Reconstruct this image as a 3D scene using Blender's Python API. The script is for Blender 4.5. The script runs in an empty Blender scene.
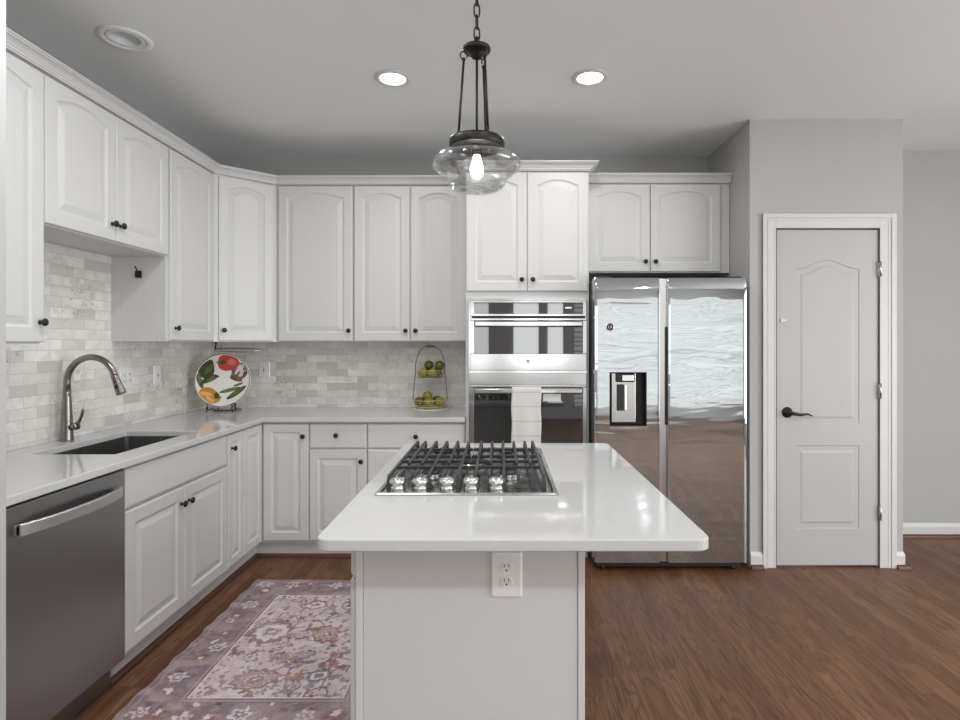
import bpy, bmesh, math, random
import numpy as np
from mathutils import Matrix, Vector, noise

random.seed(7)
PI = math.pi
scene = bpy.context.scene
col = scene.collection

# ------------------------------------------------------------------ camera
cd = bpy.data.cameras.new('camera')
cam = bpy.data.objects.new('camera', cd)
col.objects.link(cam)
EYE = 1.395
cam.location = (0, 0, EYE)
cam.rotation_euler = (PI / 2, 0, 0)
cd.sensor_fit = 'HORIZONTAL'
cd.sensor_width = 36.0
cd.lens = 570 / 960 * 36.0
cd.shift_x = -20 / 960
cd.shift_y = -16 / 960
cd.clip_start = 0.02
scene.camera = cam

# ------------------------------------------------------------------ world, daylight, exposure
w = bpy.data.worlds.new('sky')
scene.world = w
w.use_nodes = True
w.node_tree.nodes['Background'].inputs['Color'].default_value = (1.0, 0.985, 0.955, 1)
w.node_tree.nodes['Background'].inputs['Strength'].default_value = 0.5


def area(name, loc, rot, sx, sy, power, color=(1, 1, 1), shape='RECTANGLE'):
    l = bpy.data.lights.new(name, 'AREA')
    l.shape = shape
    l.size = sx
    l.size_y = sy
    l.energy = power
    l.color = color
    o = bpy.data.objects.new(name, l)
    o.location = loc
    o.rotation_euler = rot
    col.objects.link(o)
    return o


REAR = -3.4          # rear wall of the room, behind the camera
RIGHT = 4.9
DAY = (0.95, 0.982, 1.0)
# window openings of the rear wall (x0, x1, z0, z1)
REAR_WIN = [(-1.25, -0.75, 0.85, 2.2), (-0.60, -0.18, 0.85, 2.2), (0.22, 0.76, 0.92, 2.2), (0.86, 1.22, 0.92, 2.2), (1.36, 4.86, 0.20, 2.36)]
for k, (x0, x1, z0, z1) in enumerate(REAR_WIN):
    a = (x1 - x0) * (z1 - z0)
    area('daylight', ((x0 + x1) / 2, REAR - 0.14, (z0 + z1) / 2), (PI / 2, 0, 0), x1 - x0, z1 - z0, (1.7 if a > 2 else 9.5 if x0 > 0 else 6.5) * a, DAY)
SIDE_FILL_WIN = (-1.6, 2.2, 0.3, 2.3)
area('daylight', (RIGHT + 0.14, 0.3, 1.3), (PI / 2, 0, PI / 2), 3.8, 2.0, 12 * 7.6, DAY)  # unseen side window with its lamp, added as fill from the right
# unseen fill lamps added above and behind the camera to brighten worktops and ceiling
for lx_, ly_, lw_ in ((-1.0, 1.75, 8), (-0.57, 1.1, 3), (0.47, 1.1, 3), (2.0, -0.6, 6), (3.9, 1.0, 14), (-0.57, -0.8, 12), (0.9, -0.9, 12), (2.2, -1.6, 12)):
    area('downlight', (lx_, ly_, 2.785), (0, 0, 0), 0.14, 0.14, lw_, (0.975, 0.985, 1.0), 'DISK')

vs = scene.view_settings
vs.view_transform = 'Standard'
vs.look = 'None'
vs.exposure = 0.60
vs.gamma = 1.0
vs.use_curve_mapping = False
scene.cycles.max_bounces = 12
scene.cycles.diffuse_bounces = 6
scene.cycles.transparent_max_bounces = 16
scene.cycles.sample_clamp_indirect = 6.0

# ------------------------------------------------------------------ materials


class NT:
    def __init__(s, name):
        s.m = bpy.data.materials.new(name)
        s.m.use_nodes = True
        s.t = s.m.node_tree
        s.b = s.t.nodes['Principled BSDF']

    def n(s, kind, **kw):
        o = s.t.nodes.new('ShaderNode' + kind)
        for k, v in kw.items():
            if k in o.inputs.keys():
                s.put(o, k, v)
            else:
                setattr(o, k, v)
        return o

    def put(s, node, key, v):
        if isinstance(v, bpy.types.NodeSocket):
            s.t.links.new(v, node.inputs[key])
        else:
            if isinstance(v, tuple) and len(v) == 3 and node.inputs[key].type == 'RGBA':
                v = v + (1,)
            node.inputs[key].default_value = v

    def set(s, **kw):
        names = dict(color='Base Color', rough='Roughness', metal='Metallic', normal='Normal', spec='Specular IOR Level',
                     coat='Coat Weight', coat_rough='Coat Roughness', emit='Emission Color', emit_s='Emission Strength',
                     sheen='Sheen Weight', aniso='Anisotropic', alpha='Alpha')
        for k, v in kw.items():
            s.put(s.b, names[k], v)
        return s.m

    def math(s, op, a, b=None, clamp=False):
        o = s.t.nodes.new('ShaderNodeMath')
        o.operation = op
        o.use_clamp = clamp
        for i, v in enumerate((a, b)):
            if v is None:
                continue
            if isinstance(v, bpy.types.NodeSocket):
                s.t.links.new(v, o.inputs[i])
            else:
                o.inputs[i].default_value = v
        return o.outputs[0]

    def mix(s, f, a, b, mode='MIX'):
        o = s.t.nodes.new('ShaderNodeMix')
        o.data_type = 'RGBA'
        o.blend_type = mode
        for i, v in ((0, f), (6, a), (7, b)):
            if isinstance(v, bpy.types.NodeSocket):
                s.t.links.new(v, o.inputs[i])
            else:
                if isinstance(v, tuple) and len(v) == 3:
                    v = v + (1,)
                o.inputs[i].default_value = v
        return o.outputs[2]

    def ramp(s, f, stops):
        o = s.t.nodes.new('ShaderNodeValToRGB')
        e = o.color_ramp.elements
        while len(e) < len(stops):
            e.new(0.5)
        for k, (p, c) in enumerate(stops):
            e[k].position = p
            e[k].color = c + (1,) if len(c) == 3 else c
        s.t.links.new(f, o.inputs[0])
        return o.outputs[0]

    def coords(s, order='xyz', scale=(1, 1, 1)):
        """world position, with its axes reordered and scaled"""
        g = s.t.nodes.new('ShaderNodeNewGeometry')
        sp = s.t.nodes.new('ShaderNodeSeparateXYZ')
        s.t.links.new(g.outputs['Position'], sp.inputs[0])
        cb = s.t.nodes.new('ShaderNodeCombineXYZ')
        for i, a in enumerate(order):
            if a in 'xyz':
                s.t.links.new(s.math('MULTIPLY', sp.outputs['xyz'.index(a)], scale[i]), cb.inputs[i])
        return cb.outputs[0]


def plain(name, color, rough=0.5, metal=0.0, spec=0.5, var=0.0, scale=6.0, coat=0.0):
    n = NT(name)
    c = color
    if var:
        nz = n.n('TexNoise', Vector=n.coords(), Scale=scale, Detail=3.0)
        d = tuple(x * (1 - var) for x in color)
        u = tuple(min(1, x * (1 + var)) for x in color)
        c = n.mix(nz.outputs[0], d, u)
    return n.set(color=c, rough=rough, metal=metal, spec=spec, coat=coat)


M = {}
M['paint'] = plain('cabinet_paint', (0.63, 0.63, 0.625), 0.38, var=0.012, scale=3)
M['trim'] = plain('trim_paint', (0.66, 0.66, 0.655), 0.40, var=0.01)
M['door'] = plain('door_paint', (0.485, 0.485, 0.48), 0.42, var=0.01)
M['wall'] = plain('wall_paint', (0.465, 0.465, 0.461), 0.8, var=0.015, scale=2)
M['ceiling'] = plain('ceiling_paint', (0.865, 0.89, 0.895), 0.9, var=0.01, scale=2)
M['bronze'] = plain('dark_bronze', (0.030, 0.028, 0.026), 0.40, metal=0.6)
M['black'] = plain('black_metal', (0.012, 0.012, 0.012), 0.45)
M['iron'] = plain('cast_iron', (0.022, 0.022, 0.022), 0.40, var=0.2, scale=120)
M['dark'] = plain('dark_plastic', (0.02, 0.02, 0.02), 0.5)
M['plastic'] = plain('white_plastic', (0.80, 0.80, 0.79), 0.25)
M['slot'] = plain('slot_black', (0.015, 0.015, 0.015), 0.6)
M['shoe'] = plain('stained_shoe_wood', (0.115, 0.050, 0.026), 0.4, var=0.3, scale=20)
M['chrome'] = plain('polished_steel', (0.72, 0.72, 0.71), 0.14, metal=1.0)
M['satin'] = plain('satin_steel', (0.60, 0.60, 0.59), 0.27, metal=1.0, var=0.04, scale=40)
M['wood'] = plain('handle_wood', (0.33, 0.18, 0.09), 0.5, var=0.25, scale=60)
M['wire'] = plain('basket_wire', (0.20, 0.165, 0.12), 0.4, metal=0.6)
M['brass_wire'] = plain('pale_brass_wire', (0.66, 0.58, 0.30), 0.35, metal=0.3)
M['lime'] = plain('green_fruit_skin', (0.11, 0.105, 0.010), 0.35, var=0.35, scale=30)
M['lime2'] = plain('yellow_green_fruit_skin', (0.27, 0.245, 0.03), 0.35, var=0.25, scale=30)
M['stem'] = plain('stem_brown', (0.06, 0.035, 0.015), 0.7)
M['patch_white'] = plain('matte_white', (0.85, 0.85, 0.84), 0.5)


def steel(name, color, rough, axis='x', bump=0.0, wave=False):
    """brushed stainless sheet: streaks along one axis, slight waviness of the sheet"""
    n = NT(name)
    sc = {'x': (3, 3, 900), 'z': (900, 900, 3), 'y': (900, 3, 900)}[axis]
    st = n.n('TexNoise', Vector=n.coords('xyz', sc), Scale=1.0, Detail=2.0)
    r = n.math('ADD', rough - 0.02, n.math('MULTIPLY', st.outputs[0], 0.04))
    c = n.mix(st.outputs[0], tuple(x * 0.93 for x in color), color)
    kw = {}
    if wave:
        wv = n.n('TexNoise', Vector=n.coords('xyz', (2.0, 1, 12.0)), Scale=1.0, Detail=1.5, Distortion=0.4)
        bp = n.n('Bump', Strength=bump, Distance=0.02, Height=wv.outputs[0])
        kw['normal'] = bp.outputs[0]
    return n.set(color=c, rough=r, metal=1.0, aniso=0.3, **kw)


M['fridge_steel'] = steel('brushed_fridge_steel', (0.575, 0.61, 0.632), 0.05, 'x', 0.095, True)
M['oven_steel'] = steel('brushed_oven_steel', (0.56, 0.56, 0.555), 0.14, 'x')
M['dw_steel'] = steel('brushed_dark_steel', (0.36, 0.36, 0.36), 0.34, 'z')
M['dw_handle'] = steel('brushed_handle_steel', (0.62, 0.62, 0.61), 0.42, 'y')
M['faucet'] = steel('brushed_nickel', (0.30, 0.275, 0.25), 0.28, 'z')
M['sink'] = steel('sink_steel', (0.27, 0.27, 0.265), 0.42, 'y')
M['tray'] = steel('cooktop_steel', (0.50, 0.50, 0.49), 0.2, 'x')


def glass_black():
    n = NT('black_glass')
    return n.set(color=(0.018, 0.018, 0.018), rough=0.03, spec=1.0, coat=1.0, coat_rough=0.015)


M['glass_black'] = glass_black()


def quartz():
    n = NT('white_quartz')
    nz = n.n('TexNoise', Vector=n.coords(), Scale=60.0, Detail=4.0)
    n2 = n.n('TexNoise', Vector=n.coords(), Scale=2.2, Detail=6.0, Distortion=1.2)
    c = n.mix(nz.outputs[0], (0.555, 0.555, 0.55), (0.605, 0.605, 0.60))
    v = n.ramp(n2.outputs[0], [(0.46, (0, 0, 0)), (0.5, (1, 1, 1)), (0.54, (0, 0, 0))])
    c = n.mix(n.math('MULTIPLY', v, 0.10), c, (0.55, 0.55, 0.54))
    return n.set(color=c, rough=0.055, spec=0.5)


M['quartz'] = quartz()


def marble_tile(axis):
    """2 x 6 inch marble bricks, each with its own tone and a few grey veins"""
    n = NT('marble_tile_' + axis)
    uv = n.coords(('x' if axis == 'x' else 'y') + 'z0')
    br = n.n('TexBrick', Vector=uv, Scale=1.0, offset=0.5)
    br.inputs['Brick Width'].default_value = 0.152
    br.inputs['Row Height'].default_value = 0.0525
    br.inputs['Mortar Size'].default_value = 0.0013
    br.inputs['Mortar Smooth'].default_value = 0.3
    br.inputs['Color1'].default_value = (0, 0, 0, 1)
    br.inputs['Color2'].default_value = (1, 1, 1, 1)
    br.inputs['Mortar'].default_value = (0.5, 0.5, 0.5, 1)
    tone = n.ramp(br.outputs['Color'], [(0.0, (0.56, 0.535, 0.51)), (0.14, (0.67, 0.64, 0.61)), (0.42, (0.80, 0.765, 0.735)), (1.0, (0.88, 0.85, 0.82))])
    # cloudy greys
    sh = n.n('VectorMath', operation='ADD')
    n.put(sh, 0, uv)
    n.t.links.new(br.outputs['Color'], sh.inputs[1])
    cl = n.n('TexNoise', Vector=sh.outputs[0], Scale=14.0, Detail=5.0, Distortion=0.8)
    c = n.mix(n.ramp(cl.outputs[0], [(0.35, (0, 0, 0)), (0.75, (0.6, 0.6, 0.6))]), tone, (0.56, 0.535, 0.51))
    vn = n.n('TexNoise', Vector=sh.outputs[0], Scale=9.0, Detail=6.0, Distortion=2.5)
    vein = n.ramp(vn.outputs[0], [(0.475, (0, 0, 0)), (0.497, (1, 1, 1)), (0.515, (0, 0, 0))])
    msk = n.n('TexNoise', Vector=uv, Scale=4.0, Detail=1.0)
    vm = n.math('MULTIPLY', vein, n.ramp(msk.outputs[0], [(0.5, (0, 0, 0)), (0.66, (0.9, 0.9, 0.9))]))
    c = n.mix(vm, c, (0.22, 0.20, 0.19))
    c = n.mix(br.outputs['Fac'], c, (0.52, 0.49, 0.47))
    bp = n.n('Bump', Strength=0.25, Distance=0.002, Height=n.math('SUBTRACT', 1.0, br.outputs['Fac']))
    return n.set(color=c, rough=0.32, normal=bp.outputs[0])


M['tile_x'] = marble_tile('x')
M['tile_y'] = marble_tile('y')


def oak_floor():
    n = NT('stained_oak_boards')
    g0 = n.t.nodes.new('ShaderNodeNewGeometry')
    sp = n.t.nodes.new('ShaderNodeSeparateXYZ')
    n.t.links.new(g0.outputs['Position'], sp.inputs[0])
    rowf = n.math('DIVIDE', sp.outputs[0], 0.083)
    row = n.math('FLOOR', rowf)
    wn = n.t.nodes.new('ShaderNodeTexWhiteNoise')
    wn.noise_dimensions = '1D'
    n.t.links.new(row, wn.inputs['W'])
    lenf = n.math('ADD', n.math('DIVIDE', sp.outputs[1], 1.15), n.math('MULTIPLY', wn.outputs['Value'], 9.0))
    brd = n.math('FLOOR', lenf)
    cb = n.t.nodes.new('ShaderNodeCombineXYZ')
    n.t.links.new(row, cb.inputs[0])
    n.t.links.new(brd, cb.inputs[1])
    wn2 = n.t.nodes.new('ShaderNodeTexWhiteNoise')
    wn2.noise_dimensions = '2D'
    n.t.links.new(cb.outputs[0], wn2.inputs['Vector'])

    def near_edge(f, wdt):
        fr_ = n.math('FRACT', f)
        return n.math('LESS_THAN', n.math('MINIMUM', fr_, n.math('SUBTRACT', 1.0, fr_)), wdt)
    gap = n.math('MAXIMUM', near_edge(rowf, 0.010), near_edge(lenf, 0.0009))
    base = n.ramp(wn2.outputs['Value'], [(0.0, (0.175, 0.080, 0.038)), (0.5, (0.225, 0.108, 0.053)), (1.0, (0.285, 0.146, 0.076))])
    off = n.n('VectorMath', operation='SCALE')
    n.t.links.new(wn2.outputs['Color'], off.inputs[0])
    off.inputs['Scale'].default_value = 7.0
    gv = n.n('VectorMath', operation='ADD')
    n.put(gv, 0, n.coords('xyz', (1, 1, 1)))
    n.t.links.new(off.outputs[0], gv.inputs[1])
    mp = n.n('Mapping')
    n.t.links.new(gv.outputs[0], mp.inputs['Vector'])
    mp.inputs['Scale'].default_value = (8.0, 0.75, 1.0)
    wv = n.n('TexNoise', Vector=mp.outputs[0], Scale=1.3, Detail=2.5, Distortion=0.5)
    rings = n.math('FRACT', n.math('MULTIPLY', wv.outputs[0], 15.0))
    g = n.ramp(rings, [(0.0, (0.0, 0.0, 0.0)), (0.18, (0.75, 0.75, 0.75)), (0.75, (0.55, 0.55, 0.55)), (1.0, (0.0, 0.0, 0.0))])
    mp2 = n.n('Mapping')
    n.t.links.new(gv.outputs[0], mp2.inputs['Vector'])
    mp2.inputs['Scale'].default_value = (160.0, 4.0, 1.0)
    fine = n.n('TexNoise', Vector=mp2.outputs[0], Scale=1.0, Detail=3.0)
    c = n.mix(n.math('MULTIPLY', n.math('SUBTRACT', 1.0, g), 0.62), base, (0.040, 0.015, 0.007))
    c = n.mix(n.ramp(fine.outputs[0], [(0.36, (0.6, 0.6, 0.6)), (0.54, (0, 0, 0))]), c, (0.06, 0.025, 0.012))
    c = n.mix(n.math('MULTIPLY', gap, 0.5), c, (0.03, 0.012, 0.007))
    bp = n.n('Bump', Strength=0.12, Distance=0.001, Height=fine.outputs[0])
    r = n.math('ADD', 0.36, n.math('MULTIPLY', fine.outputs[0], 0.14))
    return n.set(color=c, rough=r, normal=bp.outputs[0], spec=0.3)


M['floor'] = oak_floor()


def rug_mat():
    n = NT('woven_rug')
    at = n.n('Attribute', attribute_name='weave')
    nz = n.n('TexNoise', Vector=n.coords(), Scale=420.0, Detail=2.0)
    c = n.mix(0.18, at.outputs['Color'], nz.outputs[0], 'OVERLAY')
    bp = n.n('Bump', Strength=0.3, Distance=0.002, Height=nz.outputs[0])
    return n.set(color=c, rough=0.95, spec=0.1, normal=bp.outputs[0])


M['rug'] = rug_mat()


def thin_glass():
    n = NT('clear_glass')
    t = n.t
    tr = n.n('BsdfTransparent')
    tr.inputs['Color'].default_value = (0.975, 0.98, 0.98, 1)
    gl = n.n('BsdfGlossy')
    gl.inputs['Roughness'].default_value = 0.02
    lw = n.n('LayerWeight')
    lw.inputs['Blend'].default_value = 0.22
    fac = n.math('MULTIPLY', lw.outputs['Facing'], 0.75)
    mx = n.n('MixShader')
    t.links.new(n.math('ADD', fac, 0.03), mx.inputs[0])
    t.links.new(tr.outputs[0], mx.inputs[1])
    t.links.new(gl.outputs[0], mx.inputs[2])
    t.links.new(mx.outputs[0], t.nodes['Material Output'].inputs['Surface'])
    return n.m


M['glass'] = thin_glass()


def glow(name, color, s):
    n = NT(name)
    return n.set(color=(0.9, 0.9, 0.9), emit=color, emit_s=s)


M['lamp'] = glow('lit_lens', (1.0, 0.97, 0.92), 14.0)
M['bulb'] = glow('lit_bulb', (1.0, 0.97, 0.92), 22.0)


def cloth():
    n = NT('tea_towel_cloth')
    g = n.t.nodes.new('ShaderNodeNewGeometry')
    sp = n.t.nodes.new('ShaderNodeSeparateXYZ')
    n.t.links.new(g.outputs['Position'], sp.inputs[0])
    z = n.math('FRACT', n.math('MULTIPLY', sp.outputs[2], 11.0))
    ln = n.math('LESS_THAN', z, 0.06)
    nz = n.n('TexNoise', Vector=n.coords('xyz', (1, 1, 3)), Scale=220.0, Detail=2.0)
    c = n.mix(nz.outputs[0], (0.60, 0.59, 0.57), (0.76, 0.75, 0.73))
    c = n.mix(n.math('MULTIPLY', ln, 0.55), c, (0.36, 0.35, 0.34))
    return n.set(color=c, rough=0.9, spec=0.1)


M['cloth'] = cloth()

# ------------------------------------------------------------------ builders


def T(x, y, z=0):
    return Matrix.Translation((x, y, z))


def R(deg):
    return Matrix.Rotation(math.radians(deg), 4, 'Z')


def orient(p0, p1):
    """matrix whose local z runs from p0 to p1, origin p0"""
    d = (Vector(p1) - Vector(p0)).normalized()
    q = d.to_track_quat('Z', 'Y')
    return Matrix.Translation(p0) @ q.to_matrix().to_4x4()


def root_loc(o):
    while o.parent:
        o = o.parent
    return Vector(o.location)


class MB:
    """collects shapes and links them as ONE mesh object"""

    def __init__(s, frame=None):
        s.bm = bmesh.new()
        s.f = frame or Matrix()
        s.mi = 0

    def raw(s, verts, faces, smooth=False, mat=None):
        m = s.f @ mat if mat is not None else s.f
        vs_ = [s.bm.verts.new(m @ Vector(v)) for v in verts]
        for f in faces:
            try:
                fc = s.bm.faces.new([vs_[i] for i in f])
                fc.smooth = smooth
                fc.material_index = s.mi
            except ValueError:
                pass
        return s

    def box(s, x0, x1, y0, y1, z0, z1, bev=0.0, seg=2, mat=None):
        x0, x1 = min(x0, x1), max(x0, x1)
        y0, y1 = min(y0, y1), max(y0, y1)
        z0, z1 = min(z0, z1), max(z0, z1)
        v = [(x, y, z) for x in (x0, x1) for y in (y0, y1) for z in (z0, z1)]
        f = [(0, 1, 3, 2), (4, 6, 7, 5), (0, 4, 5, 1), (2, 3, 7, 6), (0, 2, 6, 4), (1, 5, 7, 3)]
        if bev <= 0:
            return s.raw(v, f, False, mat)
        t = bmesh.new()
        tv = [t.verts.new(p) for p in v]
        for q in f:
            t.faces.new([tv[i] for i in q])
        bmesh.ops.bevel(t, geom=list(t.edges), offset=bev, segments=seg, profile=0.5, affect='EDGES')
        t.verts.index_update()
        vv = [tuple(p.co) for p in t.verts]
        ff = [[p.index for p in q.verts] for q in t.faces]
        t.free()
        return s.raw(vv, ff, False, mat)

    def strips(s, loops, smooth=False, cap0=False, cap1=True, closed=True, mat=None):
        """faces between successive equal-length loops"""
        n = len(loops[0])
        v = [p for lp in loops for p in lp]
        f = []
        for k in range(len(loops) - 1):
            a, b = k * n, (k + 1) * n
            for i in range(n if closed else n - 1):
                j = (i + 1) % n
                f.append((a + i, a + j, b + j, b + i))
        if cap0:
            f.append(tuple(reversed(range(n))))
        if cap1:
            f.append(tuple(range((len(loops) - 1) * n, len(loops) * n)))
        return s.raw(v, f, smooth, mat)

    def lathe(s, prof, mat=None, seg=32, smooth=True, cap0=True, cap1=True):
        loops = [[(r * math.cos(2 * PI * i / seg), r * math.sin(2 * PI * i / seg), z) for i in range(seg)] for r, z in prof]
        return s.strips(loops, smooth, cap0, cap1, True, mat)

    def cyl(s, p0, p1, r0, r1=None, seg=16, smooth=True):
        L = (Vector(p1) - Vector(p0)).length
        return s.lathe([(r0, 0), (r0 if r1 is None else r1, L)], orient(p0, p1), seg, smooth)

    def tube(s, pts, r, seg=10, closed=False, smooth=True):
        pts = [Vector(p) for p in pts]
        n = len(pts)
        rs = r if isinstance(r, (list, tuple)) else [r] * n
        up = Vector((0, 0, 1))
        loops = []
        prev = None
        for i, p in enumerate(pts):
            if closed:
                d = (pts[(i + 1) % n] - pts[i - 1]).normalized()
            else:
                d = (pts[min(i + 1, n - 1)] - pts[max(i - 1, 0)]).normalized()
            if prev is None:
                a = up if abs(d.dot(up)) < 0.95 else Vector((1, 0, 0))
                u = d.cross(a).normalized()
            else:
                u = (prev - d * prev.dot(d)).normalized()
            prev = u
            v = d.cross(u)
            loops.append([tuple(p + (u * math.cos(2 * PI * k / seg) + v * math.sin(2 * PI * k / seg)) * rs[i]) for k in range(seg)])
        if closed:
            loops.append(loops[0])
            return s.strips(loops, smooth, False, False)
        return s.strips(loops, smooth, True, True)

    def sphere(s, c, r, sx=1, sy=1, sz=1, seg=16, rings=10):
        prof = [(max(1e-4, r * math.sin(PI * k / rings)), -r * math.cos(PI * k / rings)) for k in range(rings + 1)]
        return s.lathe(prof, Matrix.Translation(c) @ Matrix.Diagonal((sx, sy, sz, 1)), seg)

    def prism(s, pts, z0, z1, mat=None):
        n = len(pts)
        return s.strips([[(x, y, z0) for x, y in pts], [(x, y, z1) for x, y in pts]], False, True, True, True, mat)

    def cells(s, xs, ys, inside, z0, z1):
        """slab from the grid cells for which inside(i, j); side faces only on its outline"""
        idx = {}
        v, f = [], []

        def vert(i, j, k):
            if (i, j, k) not in idx:
                idx[(i, j, k)] = len(v)
                v.append((xs[i], ys[j], (z0, z1)[k]))
            return idx[(i, j, k)]
        nx, ny = len(xs) - 1, len(ys) - 1
        ok = lambda i, j: 0 <= i < nx and 0 <= j < ny and inside(i, j)
        for i in range(nx):
            for j in range(ny):
                if not ok(i, j):
                    continue
                f.append((vert(i, j, 1), vert(i + 1, j, 1), vert(i + 1, j + 1, 1), vert(i, j + 1, 1)))
                f.append((vert(i, j, 0), vert(i, j + 1, 0), vert(i + 1, j + 1, 0), vert(i + 1, j, 0)))
                if not ok(i - 1, j):
                    f.append((vert(i, j, 0), vert(i, j, 1), vert(i, j + 1, 1), vert(i, j + 1, 0)))
                if not ok(i + 1, j):
                    f.append((vert(i + 1, j, 0), vert(i + 1, j + 1, 0), vert(i + 1, j + 1, 1), vert(i + 1, j, 1)))
                if not ok(i, j - 1):
                    f.append((vert(i, j, 0), vert(i + 1, j, 0), vert(i + 1, j, 1), vert(i, j, 1)))
                if not ok(i, j + 1):
                    f.append((vert(i, j + 1, 0), vert(i, j + 1, 1), vert(i + 1, j + 1, 1), vert(i + 1, j + 1, 0)))
        return s.raw(v, f)

    def build(s, name, mats, parent=None, loc=None, bevel=0.0, fix=True):
        if fix:
            bmesh.ops.recalc_face_normals(s.bm, faces=list(s.bm.faces))
        off = root_loc(parent) if parent is not None else Vector(loc or (0, 0, 0))
        for v in s.bm.verts:
            v.co -= off
        me = bpy.data.meshes.new(name)
        s.bm.to_mesh(me)
        s.bm.free()
        for m in (mats if isinstance(mats, (list, tuple)) else [mats]):
            me.materials.append(m)
        o = bpy.data.objects.new(name, me)
        col.objects.link(o)
        if parent is not None:
            o.parent = parent
        else:
            o.location = off
        if bevel:
            b = o.modifiers.new('edge', 'BEVEL')
            b.width = bevel
            b.segments = 2
            b.limit_method = 'ANGLE'
            b.angle_limit = math.radians(40)
        return o


def tag(o, label, cat, group=None):
    o['label'] = label
    o['category'] = cat
    if group:
        o['group'] = group
    return o


def thing(name, label, cat, loc, group=None):
    o = bpy.data.objects.new(name, None)
    o.empty_display_size = 0.05
    o.location = loc
    col.objects.link(o)
    return tag(o, label, cat, group)


def struct(o):
    o['kind'] = 'structure'
    return o


def copy_tree(o, parent=None):
    c = o.copy()
    col.objects.link(c)
    if parent:
        c.parent = parent
    for ch in list(o.children):
        copy_tree(ch, c)
    return c


# ------------------------------------------------------------------ room shell
BACK = 4.27
LEFT = -2.17
CEIL = 2.80
CT = 0.924      # worktop height
UB = 1.41       # underside of the wall cabinets
PY = 3.56       # pantry wall plane
PX0, PX1 = 1.56, 2.517
FARY = 4.13

b = MB()
b.box(LEFT - 0.1, RIGHT + 0.1, REAR - 0.1, BACK + 0.1, -0.1, 0)
struct(b.build('floor', M['floor']))
b = MB()
b.box(LEFT - 0.1, RIGHT + 0.1, REAR - 0.1, BACK + 0.1, CEIL, CEIL + 0.1)
struct(b.build('ceiling', M['ceiling']))
b = MB()
b.box(LEFT - 0.1, LEFT, REAR, BACK + 0.1, 0, CEIL)
b.box(LEFT, -1.43, 1.15, 1.65, 0, CEIL)
struct(b.build('wall_left', M['wall']))
b = MB()
b.box(LEFT - 0.1, PX0 + 0.1, BACK, BACK + 0.1, 0, CEIL)
b.box(PX1 - 0.1, RIGHT + 0.1, FARY, FARY + 0.1, 0, CEIL)
struct(b.build('wall_back', M['wall']))
# rear wall with its window openings
b = MB()
xs = [LEFT - 0.1]
for x0, x1, z0, z1 in REAR_WIN:
    b.box(xs[-1], x0, REAR - 0.1, REAR, 0, CEIL)
    b.box(x0, x1, REAR - 0.1, REAR, 0, z0)
    b.box(x0, x1, REAR - 0.1, REAR, z1, CEIL)
    xs.append(x1)
b.box(xs[-1], RIGHT + 0.1, REAR - 0.1, REAR, 0, CEIL)
struct(b.build('wall_front', M['trim']))
for k, (x0, x1, z0, z1) in enumerate(REAR_WIN):
    b = MB()
    b.box(x0, x0 + 0.035, REAR - 0.09, REAR - 0.03, z0, z1)
    b.box(x1 - 0.035, x1, REAR - 0.09, REAR - 0.03, z0, z1)
    b.box(x0, x1, REAR - 0.09, REAR - 0.03, z0, z0 + 0.04)
    b.box(x0, x1, REAR - 0.09, REAR - 0.03, z1 - 0.04, z1)
    b.box(x0, x1, REAR - 0.08, REAR - 0.04, 1.10 - 0.025, 1.10 + 0.025)
    if x1 - x0 > 1.5:      # horizontal blind in the wide window
        zz = z0 + 0.08
        while zz < z1 - 0.05:
            b.box(x0 + 0.035, x1 - 0.035, REAR - 0.028, REAR - 0.006, zz, zz + 0.026)
            zz += 0.075 + 0.03 * math.sin(zz * 9.0) ** 2
    struct(b.build('window_%d' % (k + 1), M['trim']))
b = MB()
y0, y1, z0, z1 = SIDE_FILL_WIN
b.box(RIGHT, RIGHT + 0.1, REAR, y0, 0, CEIL)
b.box(RIGHT, RIGHT + 0.1, y1, FARY, 0, CEIL)
b.box(RIGHT, RIGHT + 0.1, y0, y1, 0, z0)
b.box(RIGHT, RIGHT + 0.1, y0, y1, z1, CEIL)
struct(b.build('wall_right', M['wall']))
# pantry block
DX0, DX1, DZ = 1.716, 2.3655, 2.118      # door opening
b = MB()
b.box(PX0, DX0, PY, PY + 0.11, 0, CEIL)
b.box(DX1, PX1, PY, PY + 0.11, 0, CEIL)
b.box(DX0, DX1, PY, PY + 0.11, DZ, CEIL)
b.box(PX0, PX0 + 0.1, PY + 0.11, BACK, 0, CEIL)
b.box(PX1 - 0.1, PX1, PY + 0.11, FARY, 0, CEIL)
struct(b.build('wall_pantry', M['wall']))

# tiles
b = MB()
b.box(LEFT + 0.0105, -0.222, BACK - 0.010, BACK - 0.0005, CT, UB)
struct(b.build('wall_back_tiles', M['tile_x']))
b = MB()
b.box(LEFT + 0.0005, LEFT + 0.010, 1.651, BACK - 0.0005, CT, UB - 0.0145)
b.box(LEFT + 0.0005, LEFT + 0.010, 2.3045, BACK - 0.0005, UB - 0.0145, UB)
b.box(LEFT + 0.0005, LEFT + 0.010, 2.3045, 3.168, UB, 1.880)
struct(b.build('wall_left_tiles', M['tile_y']))


def baseboard(name, runs, h0=0.016, h1=0.098):
    b = MB()
    for (xa, ya, xb, yb) in runs:
        d = Vector((xb - xa, yb - ya)).normalized()
        nrm = Vector((d.y, -d.x))
        prof = [(0, h0), (0.014, h0), (0.014, h1 - 0.022), (0.010, h1 - 0.012), (0.006, h1 - 0.004), (0.004, h1), (0, h1)]
        b.strips([[(xa + nrm.x * o, ya + nrm.y * o, z) for o, z in prof], [(xb + nrm.x * o, yb + nrm.y * o, z) for o, z in prof]], False, True, True)
    return struct(b.build(name, M['trim']))


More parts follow.
